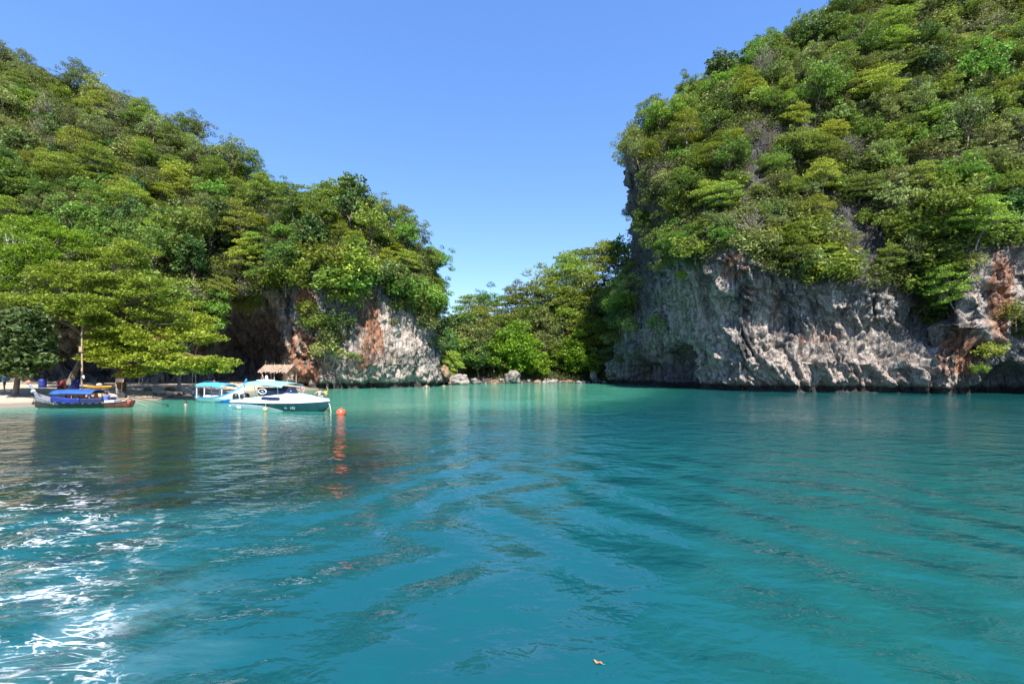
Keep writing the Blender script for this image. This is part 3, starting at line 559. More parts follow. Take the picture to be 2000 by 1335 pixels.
beach_tree('lime', onsand(350, 56), P(355, 700, 55), [(375, 632, 54, 42, 22, 14), (395, 655, 53, 34, 18, 10), (345, 600, 57, 40, 16, 8)], 'small yellow-green tree beside the cave mouth', 'spreading_tree', BARKP, .25, 2)
beach_tree('shore', onsand(130, 51), P(160, 650, 50), [(60, 590, 48, 75, 18, 26), (150, 600, 47, 80, 24, 32), (130, 540, 50, 90, 24, 32), (250, 560, 50, 85, 30, 36), (220, 500, 52, 80, 26, 30), (310, 610, 50, 60, 28, 24), (190, 625, 47, 40, 14, 10)], 'huge layered green tree spreading over the beach behind the tall pole', 'spreading_tree', BARK, .27, 3, .15, 115, .42, 1.6)
beach_tree('bright', onsand(-20, 53), P(0, 610, 51), [(40, 510, 51, 75, 30, 34), (110, 480, 53, 80, 30, 34), (-20, 560, 51, 60, 26, 20), (60, 445, 55, 60, 22, 20)], 'tall fresh-green feathery tree growing above the dark-leaved beach tree', 'spreading_tree', BARKP, .4, 4, .15, 115, .5, 1.4)
beach_tree('dark', onsand(30, 43), P(35, 700, 43), [(30, 650, 43, 62, 40, 34), (40, 705, 42.5, 52, 26, 22), (-20, 680, 43, 50, 50, 20), (75, 690, 43, 24, 24, 8)], 'dark glossy large-leaved tree standing on the sand behind the prow', 'large_leaved_tree', BARK, .22, 5, .26, 62, .8, .9)

# ------------------------------------------------------------------ boulders
def boulder(name, c, d, seed, label, mat, group=None, n=22):
    prof = [(math.sin(math.pi * i / 14), -math.cos(math.pi * i / 14)) for i in range(15)]
    v = np.array([(r * math.cos(2 * math.pi * k / n), r * math.sin(2 * math.pi * k / n), z) for r, z in prof for k in range(n)])
    k = .92 + .5 * fbm(v * 1.1 + seed * 9, 3, seed) - .26 * ridged(v * 1.9 + seed * 5, 3, seed + 3) + .06 * vn(v * 6 + seed, seed)
    v = v * k[:, None] * np.array(d) / 2
    f = [(i * n + q, i * n + (q + 1) % n, (i + 1) * n + (q + 1) % n, (i + 1) * n + q) for i in range(14) for q in range(n)]
    o = link(name, mesh_np(name, v, f, mat, True)); o.location = c; o.rotation_euler = (0, 0, seed * 1.7); tag(o, label, 'boulder', group); return o
PALE = plain('boulder_pale', (.34, .3, .27), .95, .5, 1.2, bmp=.12, spec=.2); GREYR = plain('boulder_grey', (.24, .215, .195), .95, .5, 1.1, bmp=.12, spec=.2); BRNR = plain('boulder_brown', (.26, .17, .11), .95, .5, 1.1, bmp=.12, spec=.2)
def bw(px, py, Y, wpx, hpx, dep): k = Y / F; return P(px, py, Y), (wpx * k * 1.2, dep, hpx * k * 1.3)
for px, py, Y, a, b, dep, m, lab in (
    (893, 743, 99, 40, 20, 3.5, PALE, 'big white sunlit boulder with bathers beside it at the cliff foot'), (904, 737, 100.5, 20, 14, 2.5, PALE, 'white boulder lodged on top of the big white boulder'),
    (852, 742, 93, 26, 28, 3, GREYR, 'pinkish grey boulder leaning against the end of the orange-stained cliff'), (928, 746, 106, 28, 12, 2.5, GREYR, 'low grey boulder between the white boulder and the rounded one'),
    (1000, 738, 112, 42, 26, 4, GREYR, 'large rounded grey boulder under the glossy bright green bushes'), (1082, 746, 114, 26, 9, 2.5, PALE, 'flat pale boulder on the far shore below the dark gap in the trees'),
    (1112, 747, 114, 22, 8, 2, BRNR, 'flat brown boulder beside the flat pale one on the far shore'), (1160, 736, 113, 18, 16, 2.2, GREYR, 'upright brownish grey boulder by the shaded foot of the tall cliff'),
    (965, 747, 110, 16, 9, 2, BRNR, 'small brown boulder against the rounded grey one'), (1052, 747, 114, 16, 8, 1.8, BRNR, 'small brown boulder under the bright green foliage at the water'), (1138, 747, 114, 14, 8, 1.6, GREYR, 'small grey boulder between the brown flat one and the upright one'),
    (868, 730, 98, 22, 26, 2.6, BRNR, 'orange-brown broken boulder above the big white boulder')):
    c, d = bw(px, py, Y, a, b, dep); boulder('boulder', c, d, int(px) % 17, lab, m)
for i, (px, Y, a) in enumerate(((300, 50, .5), (318, 51, .38), (335, 49.5, .45), (352, 52, .6), (368, 50.5, .35), (290, 53, .7), (330, 55, .8), (395, 56, .7))):
    p = onsand(px, Y); boulder('boulder', p + [0, 0, a * .2], (a * 1.5, a * 1.2, a * .9), 20 + i, 'small brown stone half buried in the shaded beach sand under the yellow-green trees', BRNR, 'stones on the shaded beach', 14)

# ------------------------------------------------------------------ boats
WHITE = plain('white_gelcoat', (.78, .79, .8), .25, .06, 2); GREYH = plain('grey_hull_paint', (.56, .59, .64), .3, .1, 2); TEALH = plain('dark_teal_hull_paint', (.012, .05, .062), .25, .2, 2)
GLASS = plain('dark_glass', (.012, .02, .05), .08, .2, 1); BLACK = plain('black_plastic', (.015, .015, .017), .4, .2, 5); CANV = plain('pale_teal_canvas', (.2, .42, .47), .75, .12, 3); STEEL = plain('stainless_steel', (.6, .6, .6), .25, .1, 4, 1)
WOODD = plain('dark_tarred_wood', (.042, .03, .026), .6, .4, 5, bmp=.01); WOODG = plain('weathered_grey_wood', (.2, .2, .23), .8, .3, 5, bmp=.01); WOODR = plain('red_painted_wood', (.36, .07, .04), .6, .35, 4); BLUEC = plain('blue_canvas', (.012, .075, .3), .7, .3, 3); BLUET = plain('royal_blue_tarp', (.006, .02, .19), .6, .35, 2)
NAVY = plain('navy_tarp', (.006, .012, .07), .6, .3, 2); REDT = plain('faded_red_cloth', (.6, .17, .1), .8, .2, 5); LBLUE = plain('bright_blue_paint', (.02, .2, .62), .35, .15, 3); SKYC = plain('sky_blue_canvas', (.06, .36, .68), .7, .12, 3); CREAM = plain('cream_paint', (.72, .74, .72), .4, .12, 3)
ROPE = plain('pale_rope', (.55, .5, .42), .9, .2, 9); ORANGE = plain('orange_red_buoy', (.75, .1, .04), .4, .15, 4); YELLOW = plain('yellow_plastic', (.5, .26, .015), .4, .15, 3); WOODL = plain('pale_wood', (.42, .31, .2), .8, .3, 5); IRON = plain('engine_iron', (.045, .04, .038), .55, .4, 8)
def stations(tab, n=46):
    t = np.array(tab, float); x = np.linspace(t[0, 0], t[-1, 0], n); r = [np.interp(x, t[:, 0], t[:, k]) for k in range(1, t.shape[1])]
    for q in r:
        for it in range(6): q[1:-1] = .25 * q[:-2] + .5 * q[1:-1] + .25 * q[2:]
    return x, r
def hull(tab, name, mat, parent, matfn=None, n=46, m=12, py=.55, pz=1.15, thick=.05):
    x, (hb, zk, zs) = stations(tab, n); rows = []
    for i in range(n):
        row = []
        for j in range(-m, m + 1):
            t = abs(j) / m; row.append((x[i], math.copysign(hb[i] * t ** py, j) if j else 0, zk[i] + (zs[i] - zk[i]) * t ** pz))
        rows.append(row)
    mb = MB(); mb.grid(rows); mb.add([rows[0][k] for k in range(2 * m + 1)], [tuple(range(2 * m + 1))]); return mb.build(name, mat, parent, True, thick, matfn), x, hb, zk, zs
def rail(x, hb, zs, name, mat, parent, r=.04):
    mb = MB()
    for s in (-1, 1): mb.tube([(a, s * b, c) for a, b, c in zip(x, hb, zs)], r, 6)
    return mb.build(name, mat, parent, True)
def floor_(x, hb, z, name, mat, parent, k=.62):
    mb = MB(); mb.grid([[(a, -b * k, z), (a, 0, z), (a, b * k, z)] for a, b in zip(x, hb)]); return mb.build(name, mat, parent, thick=.03)
def canopy(x0, x1, w_, z, crown, name, mat, parent, drop=.1, fore=0):
    mb = MB(); n = 14
    mb.grid([[(x0 + (x1 - x0) * i / n, w_ * (-1 + 2 * j / 10), z + crown * (1 - (abs(-1 + 2 * j / 10)) ** 2.2) - drop * (abs(-1 + 2 * j / 10) ** 8) + .05 * math.sin(3.14 * i / n) - fore * (i / n) ** 3 + .006 * math.sin(i * 2.2 + j)) for j in range(11)] for i in range(n + 1)])
    return mb.build(name, mat, parent, True, .02)
def place_dir(name, A, B):   # stern A, bow B
    A, B = Vector(A), Vector(B); c = (A + B) / 2; o = empty(name, (c.x, c.y, 0), math.atan2(B.y - A.y, B.x - A.x)); return o, (B - A).length

# dark wooden longtail boat at the beach
o, L = place_dir('longtail_boat', (-31.7, 37.7), (-38.5, 36.9)); tag(o, 'dark wooden longtail boat with blue canopy and red-tipped prow, nosed onto the sand', 'boat')
h, x, hb, zk, zs = hull([(-3.55, .5, -.05, .55), (-2.6, .72, -.2, .44), (-1, .86, -.25, .38), (.8, .84, -.25, .42), (2.2, .6, -.2, .62), (3.0, .32, -.1, .9), (3.55, .06, .1, 1.2)], 'hull', [WOODD, WOODR, WOODG], o, lambda c: 1 if c.x < -1.9 and c.z < .42 - .1 * (c.x + 3.5) else 2 if c.x > 1.4 and c.z > .12 + .3 * (c.x - .3) * .5 else 0)
rail(x, hb, zs, 'gunwale', WOODG, o, .035); floor_(x[4:-8], hb[4:-8], .12, 'deck_boards', WOODL, o)
pr = MB().tube([(3.35, 0, .95), (3.62, 0, 1.3), (3.85, 0, 1.7), (4.0, 0, 1.98)], [.16, .12, .105, .12], 8, .6).build('prow', WOODG, o, True); MB().tube([(3.99, 0, 1.95), (4.1, 0, 2.2)], [.13, .15], 8, .7).build('prow_tip', REDT, pr, True); MB().tube([(3.68, 0, 1.3), (3.73, 0, 1.42)], [.17, .165], 8, .7).build('ribbon', CREAM, pr, True)
for sx in (1.7, .4, -.9):
    for sy in (-.68, .68): MB().tube([(sx, sy, .3), (sx, sy * .97, 1.22)], .025, 6).build('canopy_post', WOODL, o)
canopy(-1.15, 1.95, .82, 1.22, .22, 'canopy', BLUEC, o, .12)
for a, b, m in ((-.3, 1.9, BLUET), (-1.9, -.32, NAVY)):
    for sy in (-1, 1):
        mb = MB(); mb.grid([[(a + (b - a) * i / 12, sy * (np.interp(a + (b - a) * i / 12, x, hb) + .03 + .015 * math.sin(i * 1.7 + j)), np.interp(a + (b - a) * i / 12, x, zs) - .04 + .46 * j / 4) for j in range(5)] for i in range(13)]); mb.build('side_tarp', m, o, True, .012)
for sx in (.9, 0, -1.3): MB().box((sx, 0, .42), (.25, 1.3, .04)).build('bench', WOODL, o)
en = MB().box((-2.95, 0, .95), (.55, .4, .3)).box((-2.9, 0, 1.16), (.36, .3, .16)).lathe([(.001, -.08), (.17, -.08), (.17, .08), (.001, .08)], (-2.65, .05, 1.1)).build('engine', IRON, o, bevel=.03)
MB().tube([(-2.75, .1, 1.15), (-2.6, .16, 1.35), (-2.95, .2, 1.42)], .035, 6).build('exhaust', STEEL, en); MB().tube([(-2.7, 0, .95), (-2.0, .1, 1.12)], .022, 6).build('tiller', STEEL, en)
sh = MB().tube([(-3.1, 0, .92), (-4.2, 0, .7), (-6.35, 0, .16)], [.04, .03, .025], 6).build('tail_shaft', IRON, o, True)
mb = MB(); c0 = Vector((-6.35, 0, .16))
for k in range(3):
    a = k * 2.094; u = Vector((0, math.cos(a), math.sin(a))); t = Vector((0, -math.sin(a), math.cos(a))); mb.add([c0 + u * .03 - t * .03, c0 + u * .03 + t * .03, c0 + u * .2 + t * .09 + Vector((.04, 0, 0)), c0 + u * .23, c0 + u * .19 - t * .07 - Vector((.03, 0, 0))], [(0, 1, 2, 3, 4)])
mb.build('propeller', IRON, o, thick=.012); MB().tube([(-3.35, 0, .3), (-3.35, 0, .95)], .05, 6).build('engine_post', WOODL, o)
tag(MB().box((0, 0, 0), (.7, .55, .4)).box((0, 0, .215), (.74, .59, .05)).build('cool_box', WHITE, None, bevel=.02), 'white cool box standing in the stern of the dark longtail boat', 'box').matrix_world = Matrix.Translation(o.location + Matrix.Rotation(o.rotation_euler.z, 3, 'Z') @ Vector((-2.15, .1, .35))) @ Matrix.Rotation(o.rotation_euler.z, 4, 'Z')
darkboat = o
MB().tube([(3.6, 0, 1.0), (3.72, -.05, .62), (3.74, -.05, .5)], .015, 5).lathe([(.001, -.12), (.05, -.1), (.07, 0), (.04, .1), (.001, .12)], (3.74, -.05, .42), 8).tube([(3.6, -.05, .36), (3.74, -.05, .28), (3.88, -.05, .36)], .025, 5).build('anchor', BLACK, o)
LV_ = [plain('life_vest_orange', (.75, .2, .03), .8, .2, 6), plain('life_vest_faded', (.6, .35, .18), .8, .2, 6)]
for k in range(5):
    q = Vector(o.location) + Matrix.Rotation(o.rotation_euler.z, 3, 'Z') @ Vector((1.4 - .5 * k, -.45, .98)); lv_ = tag(MB().box((0, 0, 0), (.3, .12, .34), None, .7).box((-.09, 0, .2), (.09, .11, .1)).box((.09, 0, .2), (.09, .11, .1)).build('life_vest', LV_[k % 2], None, bevel=.03), ('orange' if k % 2 == 0 else 'faded tan') + ' life vest hanging under the canopy of the dark longtail boat', 'life vest', 'life vests under the longtail canopy'); lv_.location = q; lv_.rotation_euler = (0, 0, o.rotation_euler.z + .2 * k)
MB().tube([(-3.2, -.5, .5), (-3.6, -.8, .3), (-4.0, -1.2, .02), (-4.3, -1.5, -.3)], .014, 5).build('mooring_line', ROPE, o, True)
def onboat(b, v): return Vector(b.location) + Matrix.Rotation(b.rotation_euler.z, 3, 'Z') @ Vector(v)

# blue and white longtail
o, L = place_dir('longtail_boat', (-30.7, 45.0), (-24.9, 42.3)); tag(o, 'blue and white longtail boat with sky-blue canopy moored behind the speedboat', 'boat')
h, x, hb, zk, zs = hull([(-3.25, .62, -.1, .5), (-2, .82, -.22, .46), (-.3, .9, -.25, .48), (1.2, .78, -.22, .68), (2.3, .5, -.12, 1.08), (3.0, .2, .1, 1.5), (3.25, .05, .3, 1.72)], 'hull', [CREAM, LBLUE, SKYC], o, lambda c: 1 if c.z < .03 + .15 * max(0, c.x + .4) else 2 if c.z > np.interp(c.x, (-3.2, -.3, 1.2, 2.3, 3.2), (.42, .4, .59, .97, 1.55)) else 0)
rail(x, hb, zs, 'gunwale', LBLUE, o, .035); floor_(x[3:-8], hb[3:-8], .16, 'deck_boards', WOODL, o)
pr = MB().tube([(3.05, 0, 1.4), (3.25, 0, 1.75), (3.42, 0, 2.05), (3.55, 0, 2.25)], [.13, .11, .12, .09], 8, .6).build('prow', LBLUE, o, True)
for dx, dz in ((.12, .25), (-.06, .22)): MB().tube([(3.3, 0, 1.75), (3.38 + dx, .05, 1.9 + dz), (3.42 + dx * 1.6, .04, 1.75 + dz * .4)], [.03, .035, .02], 5).build('ribbon', SKYC, pr, True)
for sx in (-2.75, -1.55, 1.05):
    for sy in (-.72, .72): MB().tube([(sx, sy, .4), (sx, sy * .98, 1.66)], .05, 6).build('canopy_post', CREAM, o)
canopy(-2.85, 1.15, .84, 1.64, .2, 'canopy', SKYC, o, .14, .12)
MB().tube([(-2.2, -.5, 1.85), (-1.6, -.5, 2.02), (-.2, -.5, 2.0), (.6, -.5, 1.86)], .018, 5).build('roof_rack', STEEL, o); MB().lathe([(.001, 0), (.09, .02), (.11, .12), (.05, .26), (.001, .27)], (-1.2, 0, 1.84), 10).build('roof_lamp', WOODR, o, True)
for sx, w_ in ((-1.55, .7), (-.3, .5)): MB().box((sx, 0, .52), (w_, 1.2, .3)).build('seat_box', CREAM, o, bevel=.02)
en = MB().box((-2.95, 0, .72), (.5, .38, .3)).box((-2.9, 0, .92), (.3, .25, .14)).build('engine', IRON, o, bevel=.03); MB().tube([(-3.1, 0, .75), (-4.6, .2, .1), (-5.2, .25, -.12)], .028, 6).build('tail_shaft', IRON, o, True)
blueboat = o
MB().tube([(3.2, 0, 1.5), (3.5, -.2, .9), (3.9, -.5, .1), (4.0, -.6, -.3)], .014, 5).build('mooring_line', ROPE, o, True)

# white speedboat
o, L = place_dir('speedboat', (-21.7, 36.9), (-14.3, 33.9)); tag(o, 'white cabin speedboat with dark teal bow swoosh and pale teal canopy', 'boat')
def liv(c):
    zt = np.interp(c.x, (-4.2, -2.2, -.6, .3, 1.1, 1.9), (.5, .46, .38, .27, .1, -.15)); return 1 if c.z > zt else 0
h, x, hb, zk, zs = hull([(-4.1, 1.12, -.3, .58), (-2, 1.24, -.4, .58), (.6, 1.25, -.42, .6), (2.4, 1.05, -.36, .64), (3.7, .62, -.18, .7), (4.5, .26, .12, .76), (4.85, .04, .5, .8)], 'hull', [GREYH, TEALH], o, liv, 200, 40, .28, 1.0, .05)
rail(x, hb * 1.01, zs, 'rub_rail', WHITE, o, .05)
# deck moulding: side decks, foredeck and raised cabin trunk
def trunk_h(a): return np.interp(a, (-4.2, -2.6, -2.3, -1.0, 1.2, 2.6, 4.2, 4.85), (.02, .04, .2, .42, .58, .4, .1, .02))
mb = MB(); rows = []
for a, b, c in zip(x, hb, zs):
    th = trunk_h(a); prof = [(1, .03), (.93, .09), (.84, .12), (.72, .12 + th * .75), (.5, .12 + th * .95), (0, .13 + th)]
    row = [(a, -b * u, c + v) for u, v in prof] + [(a, b * u, c + v) for u, v in prof[-2::-1]]; rows.append(row)
mb.grid(rows); dk = mb.build('deck', WHITE, o, True, .03)
MB().box((-2.6, 0, .78), (1.5, 1.5, .2)).build('cockpit_bench', CREAM, o, bevel=.04); MB().box((-4.25, 0, .25), (.5, 1.9, .08)).build('swim_platform', WHITE, o, bevel=.02)
for sy in (-1, 1):
    mb = MB(); pts = []
    for i in range(16):
        a = 2 * math.pi * i / 16; xx = .1 + .98 * math.copysign(abs(math.cos(a)) ** .45, math.cos(a)); zz = math.copysign(abs(math.sin(a)) ** .6, math.sin(a)) * .115
        b = np.interp(xx, x, hb); c = np.interp(xx, x, zs); th = trunk_h(xx); zz0 = c + .12 + th * .40 + zz - .05 * xx; u = .84 - .12 * (zz0 - c - .12) / (th * .75); pts.append((xx, sy * (b * u + .045), zz0))
    mb.add(pts, [tuple(range(16))]); wdw = mb.build('cabin_window', GLASS, o, thick=.025); MB().tube(pts + pts[:1], .014, 5).build('window_frame', BLACK, wdw)
# wraparound windscreen with frame and badge
mb = MB(); ws = []
for i in range(13):
    t = -1 + 2 * i / 12; xx = 1.75 - 2.9 * abs(t) ** 2.4; ws.append(((xx, t * 1.02, 1.16 + .04 * (1 - abs(t))), (xx - .42 * (1 - .6 * abs(t)), t * .95, 1.72)))
mb.grid([[a, tuple((np.array(a) + np.array(b)) / 2), b] for a, b in ws]); wsb = mb.build('windscreen', GLASS, o, True, .02); MB().tube([a for a, b in ws], .022, 5).tube([b for a, b in ws], .022, 5).build('windscreen_frame', BLACK, wsb)
for t_i in (3, 6, 9): MB().tube([ws[t_i][0], ws[t_i][1]], .02, 5).build('windscreen_frame', BLACK, wsb)
def onws(t, f): 
    xx = 1.75 - 2.9 * abs(t) ** 2.4; a = np.array((xx, t * 1.02, 1.16)); b = np.array((xx - .42 * (1 - .6 * abs(t)), t * .95, 1.72)); return a * (1 - f) + b * f
ring = [onws(-.93 + .035 * math.cos(q), .5 + .34 * math.sin(q)) + np.array((.3 * math.cos(q) * .55, -.05, 0)) for q in np.linspace(0, 2 * math.pi, 17)]
MB().tube(ring, .03, 5).tube([ring[2] * .5 + ring[10] * .5 + [-.08, 0, .05], ring[0] * .5 + ring[8] * .5, ring[14] * .5 + ring[6] * .5 + [.1, 0, -.02]], .025, 5).build('badge', WHITE, wsb)
canopy(-2.75, 1.3, 1.1, 1.98, .2, 'canopy', CANV, o, .1, .14)
for sx, tx in ((-2.6, -2.6), (-1.2, -1.6), (1.0, .9)):
    for sy in (-1, 1): MB().tube([(sx, sy * 1.08, .75 if sx < 0 else 1.2), (tx, sy * 1.06, 2.0 if sx < 0 else 1.86)], .022, 6).build('canopy_post', STEEL, o)
hd = MB().lathe([(.001, 0), (.62, .0), (.72, .05), (.66, .1), (.001, .13)], (-1.6, 0, 2.2), 20, (1.15, .8, 1)).build('roof_pod', WHITE, o, True); MB().lathe([(.001, 0), (.14, 0), (.1, .22), (.05, .34), (.001, .35)], (-1.5, 0, 2.3), 10).build('radar_dome', WHITE, hd, True); MB().tube([(-2.1, .2, 2.28), (-2.2, .2, 2.75)], .012, 5).build('aerial', WHITE, hd)
mb = MB(); mb.tube([(a, -b * .86, c + .38) for a, b, c in list(zip(x, hb, zs))[110:-5:8]] + [(a, b * .86, c + .38) for a, b, c in list(zip(x, hb, zs))[-5:110:-8]], .014, 5); br = mb.build('bow_rail', STEEL, o, True)
for a, b, c in list(zip(x, hb, zs))[116:-8:20]:
    for sy in (-1, 1): MB().tube([(a, sy * b * .9, c + .08), (a, sy * b * .86, c + .38)], .012, 5).build('stanchion', STEEL, br)
for sx in (-3.95,):
    for sy in (-.45, .45):
        ob = MB().lathe([(.001, -.3), (.12, -.3), (.2, -.05), (.24, .2), (.2, .42), (.001, .5)], (-4.4, sy, .72), 10, (1.15, .85, 1)).build('outboard_motor', BLACK, o, True); MB().box((-4.42, sy, .1), (.2, .12, .9), taper=1.3).build('motor_leg', BLACK, ob)
MB().lathe([(.001, -.2), (.3, -.2), (.36, 0), (.3, .2), (.001, .22)], (-3.3, -.5, .98), 14).build('cockpit_cover', BLACK, o, True)
for s_, p, sz, sp in (('TU.', 1.8, .13, 0), ('#41s', 2.4, .16, 0)):
    cu = bpy.data.curves.new('registration_lettering', 'FONT'); cu.body = {'TU.': 'ทน.', '#41s': 'คธีฐ'}[s_]; cu.size = sz * 1.5; cu.extrude = .004; cu.align_x = 'CENTER'
    t = bpy.data.objects.new('registration_lettering', cu); COL.objects.link(t); t.parent = o; cu.materials.append(plain('lettering_paint', (.22, .33, .36), .5, .05))
    bpy.context.view_layer.update(); me_ = bpy.data.meshes.new_from_object(t.evaluated_get(bpy.context.evaluated_depsgraph_get())); bpy.data.objects.remove(t); t = link('registration_lettering', me_, o)
    bb = np.interp(p, x, hb); b2 = np.interp(p + .3, x, hb); t.location = (p, -bb * .93 - .05, .2); t.rotation_euler = (math.radians(80), 0, math.atan2(-(b2 - bb) * .8, .3)); t.location.y -= .03
for k, (p, z_, l_) in enumerate(((-3.2, .24, .5), (-3.1, .12, .42))): MB().box((p, -np.interp(p, x, hb) * .9 - .06, z_), (l_, .012, .07)).build('hull_marking', WHITE, o)
MB().tube([(4.75, 0, .72), (4.95, 0, .45), (5.15, -.1, 0), (5.2, -.1, -.3)], .03, 6).build('anchor_line', ROPE, o, True)
speed = o
# fender on its string
p = onboat(speed, (.1, -1.42, .12)); f_ = tag(MB().lathe(ball(.17, 8), (0, 0, 0), 12).build('fender', plain('faded_orange_fender', (.62, .42, .22), .6, .2), None, True), 'small faded orange fender hanging on a string against the speedboat hull', 'fender'); f_.location = p
MB().tube([(0, 0, .15), (.01, .02, .5), (.02, .12, .72)], .012, 5).build('string', ROPE, f_)
# mooring buoy
b = tag(MB().lathe(ball(.32, 12), (0, 0, 0), 20).build('mooring_buoy', ORANGE, None, True), 'round orange-red mooring buoy floating off the speedboat bow', 'buoy'); b.location = P(666, 806, 31.2) * [1, 1, 0] + [0, 0, .12]
MB().lathe([(.33, -.03), (.345, 0), (.33, .03)], (0, 0, -.02), 20).build('seam', plain('buoy_seam', (.55, .1, .06), .5, .1), b, True); MB().tube([(.06 * math.cos(q), 0, .34 + .06 * math.sin(q)) for q in np.linspace(0, 6.28, 9)], .014, 5).build('eye_ring', STEEL, b)

# ------------------------------------------------------------------ beach things
# thatched hut against the cliff
hp = P(545, 748, 72); hz = 1.3; o = empty('thatched_hut', (hp[0], hp[1], hz), -.12); o.scale = (.9, .9, .95); tag(o, 'open hut with a ragged pale thatched roof under the cave overhang', 'hut')
THATCH = plain('sunbleached_thatch', (.4, .28, .21), .95, .6, 4, bmp=.08); THD = plain('brown_thatch', (.26, .15, .09), .95, .35, 3, bmp=.05)
for sx in (-2.4, 0, 2.4):
    for sy in (-1.3, 1.3): MB().tube([(sx, sy, -.5), (sx, sy, 1.5)], .07, 6).build('post', WOODL, o)
rf = MB().tube([(-2.7, 0, 2.75), (2.8, 0, 2.7)], .06, 6).build('roof', WOODL, o)
rr = np.random.default_rng(5)
for sy in (-1, 1):
    for k in range(6):      # overlapping courses of palm thatch with ragged ends
        t0, t1 = k / 6, (k + 1.45) / 6; mb = MB(); rows = []
        for i in range(41):
            xx = -2.75 + 5.6 * i / 40; jag = rr.uniform(-.2, .3) * (1 if k > 3 else .5); rows.append([(xx, sy * 1.75 * t0, 2.8 - 1.35 * t0 + .05 * k + .02 * math.sin(i)), (xx + rr.uniform(-.03, .03), sy * 1.75 * min(t1, 1.18) + sy * jag, 2.8 - 1.35 * min(t1, 1.18) - jag * .8 + .05 * k)])
        mb.grid(rows); mb.build('thatch_course', THATCH, rf, False, .05)
mb = MB(); mb.add([(-2.5, -1.5, 1.6), (-2.5, 1.5, 1.6), (-2.5, 0, 2.72)], [(0, 1, 2)]); mb.build('gable', THD, o, thick=.06)
for q in range(9): MB().tube([(-2.6 + q * .6, rr.uniform(-.1, .1), 2.75), (-2.65 + q * .6 + rr.uniform(-.15, .15), rr.uniform(-.2, .2), 2.95 + rr.uniform(0, .3 if q else .7))], .022, 4).build('ridge_stick', WOODL, rf)
# tall pole
b = onsand(160, 46); H_ = 8.5 - b[2]; o = empty('tall_pole', b); tag(o, 'tall bare wooden pole with a short crosspiece standing on the beach', 'pole')
MB().tube([(.06, 0, -.5), (0, 0, 1.5), (.02, 0, 4), (-.02, 0, 6.5), (.03, 0, H_)], [.1, .085, .08, .07, .055], 8).build('shaft', WOODL, o, True); MB().tube([(-.75, 0, H_ - .05), (0, 0, H_ + .06), (.9, 0, H_ + .12)], [.03, .05, .03], 6).build('crosspiece', WOODL, o)
MB().box((.02, -.12, 4.7), (.3, .14, .55)).build('splint', WOODL, o); MB().box((.2, -.12, 1.9), (.32, .05, .32)).build('white_plate', WHITE, o); MB().tube([(.1, 0, H_), (.14, -.05, H_ - 1.6)], .05, 6).build('splint', WOODL, o)
# board sign on a thin post in front of the red trunk
b = onsand(237, 47.5); o = empty('board_sign', b); tag(o, 'blank pale wooden board sign on a thin post by the red-brown trunk', 'sign'); MB().tube([(.05, 0, -.4), (.05, 0, 2.6)], .035, 6).build('post', WOODL, o); MB().box((-.12, -.06, 1.62), (.85, .04, .42)).build('board', plain('pale_board', (.55, .42, .32), .8, .2, 4), o, bevel=.01)
b = onsand(227, 45.5); o = empty('bent_pipe', b); tag(o, 'thin pale pipe frame bent over at the top beside the yellow kayak', 'pipe'); MB().tube([(0, 0, -.3), (0, 0, 1.3), (-.05, 0, 1.5), (-1.2, 0, 1.52)], .035, 6).build('tube', WOODL, o, True); MB().box((.1, 0, .5), (.08, .08, 1.0)).build('stake', WOODL, o)
# yellow kayak on trestles
b = onsand(192, 45); o = empty('kayak', (b[0], b[1], 1.27), .1); tag(o, 'yellow plastic kayak lying across two wooden trestles', 'kayak')
kt = [(-1.25, .03, .14, .22), (-.9, .2, .02, .2), (0, .34, -.05, .18), (.9, .2, .02, .2), (1.25, .03, .14, .22)]; hull(kt, 'hull', YELLOW, o, None, 24, 7, .6, 1.2, .03); xk, (hk, _, zk2) = stations(kt, 24); MB().grid([[(a, -w2, z2), (a, 0, z2 + .06), (a, w2, z2)] for a, w2, z2 in zip(xk, hk, zk2)]).build('deck', YELLOW, o, True, .02); MB().lathe([(.22, 0), (.25, .04), (.22, .06)], (.05, 0, .22), 14, (1.6, .8, 1)).build('cockpit_rim', BLACK, o, True)
for dx in (-.7, .7):
    t = empty('trestle', (b[0] + dx, b[1], b[2])); tag(t, 'plain wooden trestle under the yellow kayak', 'trestle', 'trestles under the kayak'); hh = 1.24 - b[2]
    MB().box((0, 0, hh - .04), (.08, .7, .08)).build('beam', WOODL, t)
    for sy in (-1, 1):
        for sx in (-1, 1): MB().tube([(0, sy * .28, hh - .06), (sx * .18, sy * .34, -.1)], .03, 5).build('leg', WOODL, t)
tag(MB().lathe([(.001, 0), (.2, .02), (.26, .14), (.16, .26), (.001, .3)], (0, 0, 0), 12).build('bundle', plain('white_bundle', (.5, .46, .42), .9, .3, 5), None, True), 'small white cloth bundle on top of the yellow kayak', 'bundle').location = (b[0] + .1, b[1], 1.5)
